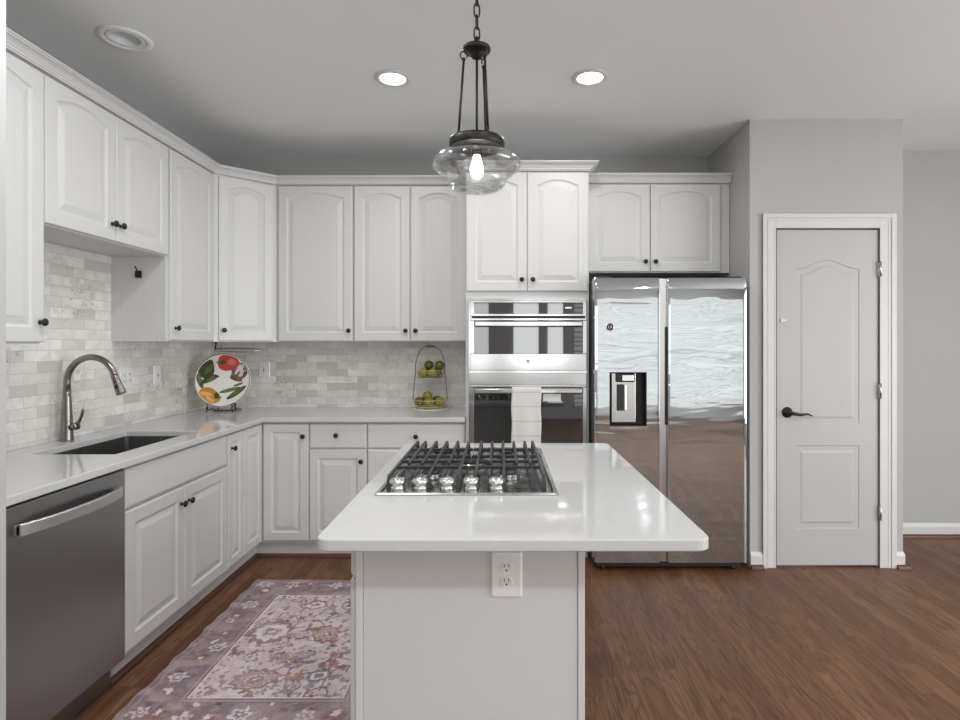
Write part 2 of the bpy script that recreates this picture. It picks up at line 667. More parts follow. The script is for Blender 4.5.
def shoe(name, runs, r=0.018):
    b = MB()
    for (xa, ya, xb, yb) in runs:
        d = Vector((xb - xa, yb - ya)).normalized()
        nrm = Vector((d.y, -d.x))
        prof = [(0, 0)] + [(r * math.cos(t * PI / 10), r * math.sin(t * PI / 10)) for t in range(6)]
        b.strips([[(xa + nrm.x * o, ya + nrm.y * o, z) for o, z in prof], [(xb + nrm.x * o, yb + nrm.y * o, z) for o, z in prof]], False, True, True)
    return struct(b.build(name, M['shoe']))


CAS0, CAS1, CASZ = 1.636, 2.467, 2.207      # outer edge of the casing
baseboard('baseboard_back', [(PX1, FARY, RIGHT, FARY)])
baseboard('baseboard_pantry', [(PX0 + 0.001, PY, CAS0, PY), (CAS1, PY, PX1, PY), (PX1, PY, PX1, FARY - 0.02)])
shoe('trim_1', [(PX1 + 0.02, FARY - 0.012, RIGHT, FARY - 0.012), (PX1 + 0.014, PY - 0.014, PX1 + 0.014, FARY - 0.02),
                (CAS1, PY - 0.014, PX1 + 0.03, PY - 0.014), (PX0 + 0.001, PY - 0.014, CAS0, PY - 0.014)], 0.022)

# door casing (stepped profile) and jamb
b = MB()
ci0, ci1, ciz = 1.7175, 2.3645, 2.1165
for (a0, a1, dep) in ((0.0, 1.0, 0.012), (0.0, 0.30, 0.018), (0.36, 0.50, 0.0145), (0.88, 1.0, 0.0145)):
    def q(t):
        return (CAS0 + (ci0 - CAS0) * t, CAS1 + (ci1 - CAS1) * t, CASZ + (ciz - CASZ) * t)
    l0, r0, t0 = q(a0)
    l1, r1, t1 = q(a1)
    b.box(l0, l1, PY - dep, PY, 0, t0)
    b.box(r1, r0, PY - dep, PY, 0, t0)
    b.box(l1, r1, PY - dep, PY, t1, t0)
struct(b.build('trim_2', M['trim'], bevel=0.002))


# ------------------------------------------------------------------ panel doors
def outline(x0, x1, z0, z1, y, rise=0.0, n=14, shape='arc'):
    pts = [(x0, y, z0), (x1, y, z0)]
    for i in range(n + 1):
        u = 1 - 2 * i / n
        if shape == 'ogee':
            f = 0.5 * (1 + math.cos(PI * min(1, abs(u) / 0.96)))
        else:
            f = max(0.0, 1 - (u / 0.93) ** 2)
        pts.append((x0 + (x1 - x0) * (0.5 + u / 2), y, z1 - rise + rise * f))
    return pts


def raised_panel(b, x0, x1, z0, z1, t, opening, rise, shape='arc', edge=True, steps=None):
    """frame-and-panel front facing -y, from the outer rectangle in to the raised field"""
    ox0, ox1, oz0, oz1 = opening
    L = []
    if edge:
        L.append(outline(x0, x1, z0, z1, 0))
        L.append(outline(x0, x1, z0, z1, -t + 0.005))
        L.append(outline(x0 + 0.002, x1 - 0.002, z0 + 0.002, z1 - 0.002, -t + 0.0015))
        L.append(outline(x0 + 0.006, x1 - 0.006, z0 + 0.006, z1 - 0.006, -t))
    else:
        L.append(outline(x0, x1, z0, z1, -t))
    for d, dy in steps or ((0, 0), (0.003, 0.0035), (0.008, 0.0065), (0.013, 0.0075), (0.040, 0.0015), (0.043, 0.0005)):
        L.append(outline(ox0 + d, ox1 - d, oz0 + d, oz1 - d, -t + dy, rise, 14, shape))
    b.strips(L, False, edge, True)


def knob(parent, frame, x, z, y=-0.02):
    b = MB(frame)
    m = Matrix.Translation((x, y, z)) @ Matrix.Rotation(PI / 2, 4, 'X')
    b.lathe([(0.009, 0), (0.009, 0.002), (0.0055, 0.004), (0.0050, 0.012), (0.008, 0.016), (0.0145, 0.018), (0.0158, 0.021),
             (0.0150, 0.025), (0.011, 0.028), (0.004, 0.0295)], m, 20)
    return b.build('knob', M['bronze'], parent)


def door(parent, frame, x0, x1, z0, z1, arch=0.0, knob_at=None, fr=0.058, name='door'):
    b = MB(frame)
    f = min(fr, (x1 - x0) * 0.24)
    raised_panel(b, x0, x1, z0, z1, 0.020, (x0 + f, x1 - f, z0 + fr, z1 - fr + (0.012 if arch else 0)), arch)
    o = b.build(name, M['paint'], parent)
    if knob_at:
        knob(o, frame, *knob_at)
    return o


def drawer(parent, frame, x0, x1, z0, z1, knobs=(), name='drawer'):
    b = MB(frame)
    b.strips([outline(x0, x1, z0, z1, 0, 0, 1), outline(x0, x1, z0, z1, -0.012, 0, 1), outline(x0 + 0.003, x1 - 0.003, z0 + 0.003, z1 - 0.003, -0.016, 0, 1),
              outline(x0 + 0.009, x1 - 0.009, z0 + 0.009, z1 - 0.009, -0.019, 0, 1)], False, True, True)
    o = b.build(name, M['paint'], parent)
    for k in knobs:
        knob(o, frame, *k, y=-0.019)
    return o


# ------------------------------------------------------------------ base cabinets
FX = -1.53      # face of the left run (door fronts stand 20 mm proud of the body)
FY = 3.67       # face of the back run
DB, DT = 0.128, 0.880   # bottom and top of the base fronts
DRW = 0.722     # bottom of the drawer fronts
TOE = 0.11


def left_frame(y):
    return T(FX - 0.02, y) @ R(90)


def back_frame(x):
    return T(x, FY + 0.02)


def base_body(t, frame, wd, depth=0.58, z1=0.893):
    b = MB(frame)
    b.box(0, wd, 0, depth, TOE, z1)
    b.box(0.0, wd, 0.055, depth, 0.0, TOE)
    return b.build('carcass', M['paint'], t)


# sink cabinet: carcass is an open box round the bowl
SY0, SY1 = 2.3285, 3.206
fr = left_frame(SY0)
W = SY1 - SY0 - 0.001
t = thing('sink_cabinet', 'white base cabinet under the sink with two knobbed raised panel doors', 'cabinet', (FX - 0.3, (SY0 + SY1) / 2, 0))
b = MB(fr)
b.box(0, W, 0, 0.018, TOE, 0.893)
b.box(0, 0.018, 0.018, 0.60, TOE, 0.893)
b.box(W - 0.018, W, 0.018, 0.60, TOE, 0.893)
b.box(0.018, W - 0.018, 0.018, 0.60, TOE, TOE + 0.018)
b.box(0, W, 0.055, 0.60, 0, TOE)
b.build('carcass', M['paint'], t)
mid = 2.766 - SY0
drawer(t, fr, 0.004, W - 0.004, DRW - 0.004, DT, name='false_drawer_front')
door(t, fr, 0.004, mid - 0.0015, DB, DRW - 0.016, 0, (mid - 0.032, 0.628))
door(t, fr, mid + 0.0015, W - 0.004, DB, DRW - 0.016, 0, (mid + 0.035, 0.628))

NY0, NY1 = 3.207, 3.408
fr = left_frame(NY0)
W = NY1 - NY0 - 0.001
t = thing('narrow_cabinet', 'narrow white base cabinet with one slim door right of the sink cabinet', 'cabinet', (FX - 0.3, (NY0 + NY1) / 2, 0))
base_body(t, fr, W, 0.60)
door(t, fr, 0.004, W - 0.002, DB, DT, 0, (0.045, 0.80), 0.045)

# corner cabinet: L shaped, one door on each run
t = thing('corner_base_cabinet', 'white corner base cabinet below the vegetable plate, doors meeting at right angles', 'cabinet', (-1.85, 3.95, 0))
CX1 = -1.232
b = MB()
bx, by = FX - 0.02, FY + 0.02
b.prism([(LEFT + 0.02, 3.409), (bx, 3.409), (bx, by), (CX1, by), (CX1, BACK - 0.02), (LEFT + 0.02, BACK - 0.02)], TOE, 0.893)
b.prism([(LEFT + 0.02, 3.409), (bx - 0.055, 3.409), (bx - 0.055, by + 0.055), (CX1, by + 0.055), (CX1, BACK - 0.02), (LEFT + 0.02, BACK - 0.02)], 0, TOE)
b.build('carcass', M['paint'], t)
fr = left_frame(3.409)
door(t, fr, 0.002, 0.257, DB, DT, 0, None, 0.05)
fr = back_frame(FX)
door(t, fr, 0.004, CX1 - FX - 0.002, DB, DT, 0, (CX1 - FX - 0.034, 0.802), 0.052)

BX0, BX1 = -1.231, -0.857
fr = back_frame(BX0)
W = BX1 - BX0 - 0.001
t = thing('door_and_drawer_cabinet', 'white base cabinet with one drawer above one door, left of the wide drawers', 'cabinet', ((BX0 + BX1) / 2, FY + 0.3, 0))
base_body(t, fr, W, 0.56)
drawer(t, fr, 0.003, W - 0.003, DRW, DT, [(W * 0.48, 0.808)])
door(t, fr, 0.003, W - 0.003, DB, DRW - 0.008, 0, (W - 0.034, 0.640), 0.055)

BX2 = -0.2225
fr = back_frame(BX1)
W = BX2 - BX1 - 0.001
t = thing('drawer_cabinet', 'wide white drawer cabinet left of the ovens and partly behind the island', 'cabinet', ((BX1 + BX2) / 2, FY + 0.3, 0))
base_body(t, fr, W, 0.56)
drawer(t, fr, 0.003, W - 0.003, DRW, DT, [(W * 0.5, 0.800)])
drawer(t, fr, 0.003, W - 0.003, 0.435, DRW - 0.008, [(W * 0.5, 0.60)])
drawer(t, fr, 0.003, W - 0.003, DB, 0.427, [(W * 0.5, 0.29)])

# brown shoe moulding at the foot of the toe kicks
sx, sy = FX - 0.02 - 0.055, FY + 0.02 + 0.055
shoe('trim_3', [(sx, 2.3285, sx, sy), (sx, sy, -0.2225, sy)], 0.02)

# dishwasher
DY0, DY1 = 1.716, 2.326
fr = T(FX - 0.0, DY0) @ R(90)
W = DY1 - DY0
t = thing('dishwasher', 'grey stainless dishwasher with a curved bar handle left of the sink cabinet', 'dishwasher', (FX - 0.3, 2.01, 0))
b = MB(fr)
b.box(0.004, W - 0.004, 0.03, 0.58, 0.10, 0.885)
b.build('tub', M['dark'], t)
b = MB(fr)
b.box(0.002, W - 0.002, -0.002, 0.03, 0.115, 0.884, 0.004)
dr = b.build('door', M['dw_steel'], t)
b = MB(fr)
b.box(0.004, W - 0.004, 0.004, 0.03, 0.8845, 0.889)
b.build('control_strip', M['dark'], t)
b = MB(fr)
b.box(0.006, W - 0.006, 0.055, 0.58, 0.004, 0.099)
b.build('kick_plate', M['dw_steel'], t)
b = MB(fr)
L = []
n = 20
for i in range(n + 1):
    u = -1 + 2 * i / n
    x = 0.322 + u * 0.244
    y = -0.014 - 0.036 * (1 - abs(u) ** 2.6)
    L.append([(x, y + 0.006, 0.786), (x, y - 0.004, 0.786), (x, y - 0.007, 0.789), (x, y - 0.007, 0.823), (x, y - 0.004, 0.826), (x, y + 0.006, 0.826)])
b.strips(L, False, True, True)
for u in (0.088, 0.556):
    b.box(u - 0.010, u + 0.010, -0.018, 0.0, 0.790, 0.822, 0.002)
b.build('bar_handle', M['dw_handle'], dr)

# ------------------------------------------------------------------ worktop and sink
SKX0, SKX1, SKY0, SKY1 = -2.025, -1.645, 2.436, 3.09
wx = [LEFT + 0.0105, SKX0, SKX1, -1.515, -0.2235]
wy = [1.652, SKY0, SKY1, 3.645, BACK - 0.0105]
b = MB()
b.cells(wx, wy, lambda i, j: (j == 3 or i <= 2) and not (i == 1 and j == 1), CT - 0.030, CT)
tag(b.build('worktop', M['quartz'], None, (-1.85, 3.9, CT), bevel=0.004), 'long white quartz worktop around the corner holding the sink', 'worktop')
t = thing('kitchen_sink', 'dark steel undermount sink set in the worktop beside the faucet', 'sink', ((SKX0 + SKX1) / 2, (SKY0 + SKY1) / 2, 0.70))
b = MB()
e = 0.012
zt = CT - 0.0305
zb = 0.70


def rr(x0, x1, y0, y1, z, r, n=5):
    pts = []
    for cx, cy, a in ((x1 - r, y1 - r, 0), (x0 + r, y1 - r, 90), (x0 + r, y0 + r, 180), (x1 - r, y0 + r, 270)):
        for k in range(n + 1):
            an = math.radians(a + 90 * k / n)
            pts.append((cx + r * math.cos(an), cy + r * math.sin(an), z))
    return pts


sk = (SKX0 - 0.004, SKX1 + 0.004, SKY0 - 0.004, SKY1 + 0.004)
b.strips([rr(sk[0] - 0.02, sk[1] + 0.02, sk[2] - 0.02, sk[3] + 0.02, zt, 0.03), rr(*sk, zt, 0.02), rr(*sk, zb + 0.03, 0.02),
          rr(sk[0] + 0.012, sk[1] - 0.012, sk[2] + 0.012, sk[3] - 0.012, zb + 0.006, 0.03), rr(-1.86, -1.80, 2.73, 2.79, zb, 0.028)], False, False, True)
b.build('bowl', M['sink'], t)
b = MB()
b.lathe([(0.045, 0.0), (0.045, 0.004), (0.030, 0.006), (0.026, 0.003)], T(-1.83, 2.76, zb + 0.002), 24)
b.build('drain', M['chrome'], t)

# faucet
fx, fy = -2.108, 2.775
t = thing('faucet', 'brushed nickel gooseneck faucet with side lever standing behind the sink', 'faucet', (fx, fy, CT))
b = MB()
b.lathe([(0.028, 0), (0.0285, 0.004), (0.0270, 0.012), (0.0250, 0.07), (0.0215, 0.135), (0.0180, 0.21), (0.0165, 0.25)], T(fx, fy, CT), 28)
R0 = 0.125
pts = [(fx, fy, CT + 0.235)]
cz = CT + 0.285
sag = 0.118
for k in range(19):
    a = PI - PI * 0.93 * k / 18
    pts.append((fx + sag + sag * math.cos(a), fy, cz + 0.122 * math.sin(a)))
b.tube(pts, 0.0150, 14)
b.build('gooseneck', M['faucet'], t)
b = MB()
pe, pd = Vector(pts[-1]), (Vector(pts[-1]) - Vector(pts[-2])).normalized()
hd = (pd + Vector((0.16, 0, -0.2))).normalized()
m = orient(pe - hd * 0.01, pe + hd)
b.lathe([(0.0160, 0), (0.0170, 0.012), (0.0172, 0.02), (0.0185, 0.05), (0.0225, 0.092), (0.0225, 0.098), (0.018, 0.100)], m, 24)
sh = b.build('spray_head', M['faucet'], t)
b = MB()
b.sphere(pe + hd * 0.052 + Vector((0.0, -0.0185, 0)), 0.009, 1, 0.5, 1.5)
b.sphere(pe + hd * 0.028 + Vector((0.0, -0.0165, 0)), 0.006, 1, 0.5, 1)
b.build('spray_button', M['black'], sh)
b = MB()
b.cyl((fx + 0.020, fy, CT + 0.066), (fx + 0.055, fy - 0.004, CT + 0.072), 0.0175, 0.0165)
b.tube([(fx + 0.045, fy - 0.003, CT + 0.074), (fx + 0.062, fy - 0.004, CT + 0.096), (fx + 0.074, fy - 0.005, CT + 0.121), (fx + 0.081, fy - 0.006, CT + 0.146), (fx + 0.083, fy - 0.007, CT + 0.156)],
       [0.011, 0.0075, 0.0065, 0.0075, 0.005], 12)
b.build('lever', M['faucet'], t)

# ------------------------------------------------------------------ wall cabinets
UX = -1.84      # door fronts, left wall
UY = 3.94       # door fronts, back wall
UT = 2.497
DTOP = 2.487


def up_left(y):
    return T(UX - 0.02, y) @ R(90)


def wall_cab(label, frame, wd, depth, z0, doors, name='wall_cabinet', z1=UT, arch=0.034, top=DTOP):
    p = frame @ Vector((wd / 2, depth / 2, z0))
    t = thing(name, label, 'cabinet', p)
    b = MB(frame)
    b.box(0, wd, 0, depth, z0, z1)
    b.build('carcass', M['paint'], t)
    for (a, c, kx, kz) in doors:
        door(t, frame, a, c, z0 + 0.006, top, arch, (kx, kz) if kx is not None else None)
    return t


D1 = 0.3075
wall_cab('white wall cabinet at the far left, its single knob nearest the camera', up_left(1.655), 0.649, D1, UB - 0.014, [(0.06, 0.648, 0.624, UB + 0.072)])
W = 3.168 - 2.3055
wall_cab('short white two-door wall cabinet hanging high above the sink', up_left(2.3055), W, D1, 1.881,
         [(0.003, 0.425, 0.398, 1.965), (0.429, W - 0.003, 0.455, 1.965)])
W = 3.679 - 3.169
wall_cab('tall white wall cabinet between the over-sink cabinet and the diagonal corner cabinet', up_left(3.169), W, D1, UB, [(0.018, W - 0.008, 0.062, UB + 0.075)])
# diagonal corner cabinet
pa, pb = Vector((UX, 3.68)), Vector((-1.545, UY))
ang = math.degrees(math.atan2(pb.y - pa.y, pb.x - pa.x))
nrm = Vector((math.sin(math.radians(ang)), -math.cos(math.radians(ang))))
t = thing('corner_wall_cabinet', 'diagonal white wall cabinet in the corner above the vegetable plate', 'cabinet', (-1.85, 3.98, UB))
b = MB()
ia, ib = pa - nrm * 0.02, pb - nrm * 0.02
b.prism([(LEFT + 0.002, 3.68), (ia.x, 3.68), (ib.x, ib.y), (-1.546, UY + 0.02), (-1.546, BACK - 0.002), (LEFT + 0.002, BACK - 0.002)], UB, UT)
b.build('carcass', M['paint'], t)
wd = (pb - pa).length
fr = T(ia.x, ia.y) @ R(ang)
door(t, fr, 0.022, wd - 0.022, UB + 0.006, DTOP, 0.034, (0.052, UB + 0.075))
W = 0.5275
wall_cab('wide white single-door wall cabinet right of the diagonal corner cabinet', T(-1.5445, UY + 0.02), W, D1, UB, [(0.012, W - 0.003, W - 0.026, UB + 0.077)])
W = -0.2235 + 1.0155
wall_cab('white two-door wall cabinet above the fruit stand', T(-1.0155, UY + 0.02), W, D1, UB,
         [(0.007, 0.391, 0.391 - 0.026, UB + 0.077), (0.398, W - 0.012, 0.398 + 0.036, UB + 0.077)])
W = PX0 - 0.003 - 0.5745
FRY = 3.85
wall_cab('white two-door wall cabinet above the refrigerator', T(0.5745, FRY + 0.02), W, 0.398, 1.878,
         [(0.02, 0.438, 0.438 - 0.032, 1.878 + 0.072), (0.444, 0.915, 0.444 + 0.03, 1.878 + 0.072)], z1=2.483, top=2.474)
# upright filler at the right end of the cabinet above the refrigerator belongs to that carcass

# tall oven cabinet
OX0, OX1 = -0.221, 0.573
OY = 3.655
fr = T(OX0, OY + 0.02)
W = OX1 - OX0
t = thing('oven_cabinet', 'tall white cabinet housing the double wall oven, crown higher than its neighbours', 'cabinet', ((OX0 + OX1) / 2, 3.95, 0))
b = MB(fr)
dep = BACK - 0.012 - OY - 0.02
b.box(0, 0.020, 0, dep, TOE, 2.505)
b.box(W - 0.020, W, 0, dep, TOE, 2.505)
b.box(0.02, W - 0.02, 0, dep, 1.690, 2.505)
b.box(0.02, W - 0.02, 0, dep, TOE, 0.43)
b.box(0.02, W - 0.02, dep - 0.02, dep, 0.43, 1.69)
b.box(0, W, 0.055, dep, 0, TOE)
b.build('carcass', M['paint'], t)
mid = 0.174 - OX0
door(t, fr, 0.006, mid - 0.0015, 1.735, 2.497, 0.036, (mid - 0.034, 1.735 + 0.072))
door(t, fr, mid + 0.0015, W - 0.010, 1.735, 2.497, 0.036, (mid + 0.036, 1.735 + 0.072))
drawer(t, fr, 0.006, W - 0.006, DB, 0.415, [(0.2, 0.29), (W - 0.2, 0.29)])


# crowns
def crown(name, path, prof):
    P = [Vector(p) for p in path]
    n = len(P)
    dirs = [(P[i + 1] - P[i]).normalized() for i in range(n - 1)]
    loops = []
    for i in range(n):
        a = dirs[max(0, i - 1)]
        c = dirs[min(i, n - 2)]
        na, nc = Vector((a.y, -a.x)), Vector((c.y, -c.x))
        m = (na + nc).normalized()
        m = m / max(0.2, m.dot(na))
        loops.append([(P[i].x + m.x * o, P[i].y + m.y * o, z) for o, z in prof])
    b = MB()
    b.strips(loops, False, True, True)
    return struct(b.build(name, M['paint']))


def crown_prof(z, h, p):
    return [(-0.02, z), (0.004, z), (0.006, z + 0.12 * h), (0.22 * p, z + 0.16 * h), (0.24 * p, z + 0.30 * h), (0.30 * p, z + 0.34 * h), (0.42 * p, z + 0.52 * h),
            (0.62 * p, z + 0.68 * h), (0.86 * p, z + 0.78 * h), (0.88 * p, z + 0.86 * h), (p, z + 0.88 * h), (p, z + h), (-0.02, z + h)]


crown('trim_4', [(UX, 1.652), (UX, 3.68), (-1.545, UY), (-0.222, UY)], crown_prof(UT + 0.0005, 0.050, 0.046))
crown('trim_5', [(OX0, 3.93), (OX0, OY), (OX1, OY), (OX1, 3.802)], crown_prof(2.5055, 0.050, 0.055))
crown('trim_6', [(OX1 + 0.002, FRY), (PX0 - 0.003, FRY)], crown_prof(2.4835, 0.055, 0.045))

# ------------------------------------------------------------------ double wall oven
ox0, ox1 = -0.191, 0.553
of = T(0, 3.630)
t = thing('double_wall_oven', 'stainless microwave and oven stack built into the tall white cabinet', 'oven', (0.18, 3.64, 0.44))
b = MB(of)
b.box(ox0 + 0.02, ox1 - 0.02, 0.047, 0.55, 0.445, 1.670)
b.build('housing', M['dark'], t)
b = MB(of)
b.box(-0.2003, 0.5525, 0.024, 0.044, 0.4305, 1.6895)
b.build('trim_frame', M['oven_steel'], t)
b = MB(of)
b.box(ox0, ox1, 0.004, 0.0235, 1.572, 1.675, 0.003)
cp = b.build('control_panel', M['oven_steel'], t)
b = MB(of)
b.box(ox0 + 0.026, ox1 - 0.024, 0.001, 0.0039, 1.586, 1.660, 0.001)
cg = b.build('control_glass', M['glass_black'], cp)
b = MB(of)
b.box(0.415, 0.455, 0.0002, 0.0009, 1.622, 1.630)
b.build('clock_display', glow('clock_digits', (0.6, 0.62, 0.62), 0.5), cp)


def oven_door(z0, z1, gz0, gz1, hz, name, gl=0.026):
    b = MB(of)
    # frame round the window
    b.box(ox0, ox1, 0.0, 0.0235, z0, gz0, 0.003)
    b.box(ox0, ox1, 0.0, 0.0235, gz1, z1, 0.003)
    b.box(ox0, ox0 + gl, 0.0, 0.0235, gz0, gz1, 0.002)
    b.box(ox1 - gl, ox1, 0.0, 0.0235, gz0, gz1, 0.002)
    d = b.build(name, M['oven_steel'], t)
    b = MB(of)
    b.box(ox0 + gl, ox1 - gl, 0.003, 0.020, gz0, gz1)
    b.build('window', M['glass_black'], d)
    b = MB(of)
    b.box(ox0 + 0.03, ox1 - 0.03, -0.056, -0.036, hz - 0.018, hz + 0.018, 0.008, 3)
    for x in (ox0 + 0.05, ox1 - 0.05):
        b.box(x - 0.010, x + 0.010, -0.038, 0.002, hz - 0.012, hz + 0.012, 0.002)
    b.build('bar_handle', M['oven_steel'], d)
    return d


mw = oven_door(1.226, 1.560, 1.333, 1.545, 1.522, 'microwave_door')
b = MB(of)
emb = Matrix.Translation((0.178, -0.0005, 1.283)) @ Matrix.Rotation(PI / 2, 4, 'X')
b.lathe([(0.014, 0), (0.0145, 0.001), (0.013, 0.0018), (0.0115, 0.0012)], emb, 28)
b.tube([(0.178 + 0.006 * math.cos(a) * (1 - a / 14), -0.0025, 1.283 + 0.006 * math.sin(a)) for a in [k * 0.5 for k in range(15)]], 0.0009, 6)
b.build('round_emblem', M['satin'], mw)
b = MB(of)
b.box(ox0, ox1, 0.006, 0.0235, 1.136, 1.208, 0.002)
b.build('header_panel', M['oven_steel'], t)
b = MB(of)
b.box(ox0 - 0.002, ox1 + 0.002, 0.010, 0.0238, 1.2085, 1.2255)
for k in range(14):
    x = ox0 + 0.03 + k * 0.052
    b.box(x, x + 0.030, 0.0085, 0.012, 1.2135, 1.2205)
b.build('vent_strip', M['chrome'], t)
b = MB(of)
b.box(ox0 + 0.01, ox1 - 0.01, 0.012, 0.0238, 1.5605, 1.5715)
b.build('vent_gap', M['dark'], t)
lo = oven_door(0.46, 1.128, 0.56, 1.118, 1.100, 'oven_door')
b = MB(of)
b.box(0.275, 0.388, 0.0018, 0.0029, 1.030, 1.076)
b.build('white_patch', M['patch_white'], lo)  # small plain white rectangle on the lower oven glass

# towel over the oven handle
tx0, tx1 = 0.072, 0.257
hy, hz = 3.630 - 0.046, 1.100
prof = []
for z in np.linspace(0.70, hz + 0.010, 26):
    prof.append((hy - 0.0185, z))
for a in np.linspace(PI, 0, 9)[1:-1]:
    prof.append((hy + 0.0185 * math.cos(a), hz + 0.012 + 0.013 * math.sin(a)))
for z in np.linspace(hz + 0.010, 0.80, 20):
    prof.append((hy + 0.0185, z))
nx = 18
vv, ff = [], []
for layer in (0, 1):
    for i in range(nx + 1):
        u = i / nx
        for k, (y, z) in enumerate(prof):
            drop = max(0.0, hz - z)
            front = -1 if y < hy else 1
            off = 0.0035 * math.sin(u * 9.0 + 0.6) * min(1, drop * 5) - 0.003 * min(1, drop * 4)
            cx, cy = hy, hz
            th = 0.0022 * layer
            yy = y + (off if front < 0 else 0.3 * off) + (-th if front < 0 else th)
            vv.append((tx0 + (tx1 - tx0) * u + 0.002 * math.sin(z * 30), yy, z + (th if z > hz + 0.012 else 0)))
m_ = len(prof)
N1 = (nx + 1) * m_
for i in range(nx):
    for k in range(m_ - 1):
        a, c = i * m_ + k, (i + 1) * m_ + k
        ff.append((a, a + 1, c + 1, c))
        ff.append((N1 + a, N1 + c, N1 + c + 1, N1 + a + 1))
for i in range(nx):
    for k in (0, m_ - 1):
        a, c = i * m_ + k, (i + 1) * m_ + k
        ff.append((a, c, N1 + c, N1 + a))
for k in range(m_ - 1):
    for i in (0, nx):
        a = i * m_ + k
        ff.append((a, N1 + a, N1 + a + 1, a + 1))
b = MB()
b.raw(vv, ff, True)
tag(b.build('dish_towel', M['cloth'], None, (0.165, hy, 0.9)), 'pale striped dish towel hanging over the lower oven handle', 'towel')

# ------------------------------------------------------------------ refrigerator
GX0, GXM0, GXM1, GX1 = 0.576, 0.976, 1.024, 1.507
GF = 3.477
t = thing('refrigerator', 'stainless side-by-side refrigerator with a water dispenser in its left door', 'refrigerator', ((GX0 + GX1) / 2, 3.85, 0))
b = MB()
b.box(GX0 + 0.004, GX1 - 0.004, GF + 0.085, 4.22, 0.03, 1.790)
b.box(GX0 + 0.03, GX1 - 0.03, GF + 0.12, 4.2, 0.012, 0.03)
b.build('cabinet_body', plain('fridge_side_grey', (0.05, 0.05, 0.05), 0.5), t)
b = MB()
b.box(GX0 + 0.02, GX1 - 0.02, GF + 0.045, GF + 0.084, 0.022, 0.058)
b.build('base_grille', M['dark'], t)
for x in (GX0 + 0.06, GX1 - 0.06):
    b = MB()
    b.cyl((x, GF + 0.07, 0.0), (x, GF + 0.07, 0.022), 0.018)
    b.build('foot', M['dark'], t)
ZB, ZT = 0.060, 1.800
HX0, HX1, HZ0, HZ1 = 0.668, 0.895, 0.893, 1.223


def fridge_door(x0, x1, hole, name):
    """slightly bowed door front with rounded top, optional rectangular hole"""
    b = MB()
    xs_ = sorted(set([x0 + (x1 - x0) * k / 20 for k in range(21)] + [x0 + 0.002, x0 + 0.004, x1 - 0.004, x1 - 0.002] + ([hole[0], hole[1]] if hole else [])))
    zs_ = sorted(set([ZB + (ZT - ZB) * k / 24 for k in range(25)] + [ZT - 0.012, ZT - 0.006, ZT - 0.03] + ([hole[2], hole[3]] if hole else [])))
    if hole:   # keep the grid lines clear of the hole's edges
        xs_ = [x for x in xs_ if x in hole[:2] or min(abs(x - hole[0]), abs(x - hole[1])) > 0.006]
        zs_ = [z for z in zs_ if z in hole[2:] or min(abs(z - hole[2]), abs(z - hole[3])) > 0.006]

    def fy_(x, z):
        u = (2 * x - x0 - x1) / (x1 - x0)
        y = GF + 0.0018 * u * u
        y += 0.003 * max(0.0, (abs(u) - 0.98) / 0.02) ** 2
        k = max(0.0, (z - (ZT - 0.055)) / 0.055)
        return y + 0.014 * k ** 2.2
    v, f, idx = [], [], {}

    def vt(i, j):
        if (i, j) not in idx:
            idx[(i, j)] = len(v)
            v.append((xs_[i], fy_(xs_[i], zs_[j]), zs_[j]))
        return idx[(i, j)]
    for i in range(len(xs_) - 1):
        for j in range(len(zs_) - 1):
            if hole and hole[0] - 1e-6 <= xs_[i] < hole[1] - 1e-6 and hole[2] - 1e-6 <= zs_[j] < hole[3] - 1e-6:
                continue
            f.append((vt(i, j), vt(i + 1, j), vt(i + 1, j + 1), vt(i, j + 1)))
    b.raw(v, f, True)
    # side, top, bottom skins
    yb = GF + 0.080
    for x in (x0, x1):
        vv2 = [(x, fy_(x, z), z) for z in zs_] + [(x, yb, z) for z in zs_]
        n2 = len(zs_)
        b.raw(vv2, [(k, k + 1, n2 + k + 1, n2 + k) for k in range(n2 - 1)])
    for z in (ZB, ZT):
        vv2 = [(x, fy_(x, z), z) for x in xs_] + [(x, yb, z) for x in xs_]
        n2 = len(xs_)
        b.raw(vv2, [(k, k + 1, n2 + k + 1, n2 + k) for k in range(n2 - 1)])
    b.raw([(x0, yb, ZB), (x1, yb, ZB), (x1, yb, ZT), (x0, yb, ZT)], [(0, 1, 2, 3)])
    return b.build(name, M['fridge_steel'], t, fix=True)


ld = fridge_door(GX0, GXM0 - 0.001, (HX0, HX1, HZ0, HZ1), 'freezer_door')
rd = fridge_door(GXM1 + 0.001, GX1, None, 'fridge_door')
b = MB()
b.box(GXM0, GXM1, GF + 0.026, GF + 0.078, ZB, ZT - 0.004)
b.build('handle_channel', M['satin'], t)
b = MB()
b.box(GXM1 - 0.010, GXM1 - 0.0005, GF + 0.018, GF + 0.0255, 0.90, 1.50)
b.build('pocket_grip', M['black'], t)
# dispenser
b = MB()
yo = GF + 0.012
b.box(HX0, HX1, yo + 0.058, yo + 0.062, HZ0, HZ1)
b.box(HX0, HX0 + 0.004, yo - 0.004, yo + 0.058, HZ0, HZ1)
b.box(HX1 - 0.004, HX1, yo - 0.004, yo + 0.058, HZ0, HZ1)
b.box(HX0, HX1, yo - 0.004, yo + 0.058, HZ1 - 0.004, HZ1)
b.box(HX0, HX1, yo - 0.004, yo + 0.058, HZ0, HZ0 + 0.004)
dc = b.build('dispenser_recess', M['black'], ld)
b = MB()
b.box(HX0 + 0.018, HX0 + 0.168, yo + 0.022, yo + 0.057, HZ0 + 0.018, HZ1 - 0.006, 0.004)
b.build('dispenser_panel', M['satin'], dc)
b = MB()
b.box(HX0 + 0.052, HX0 + 0.093, yo + 0.010, yo + 0.0215, HZ0 + 0.092, HZ1 - 0.076, 0.004)
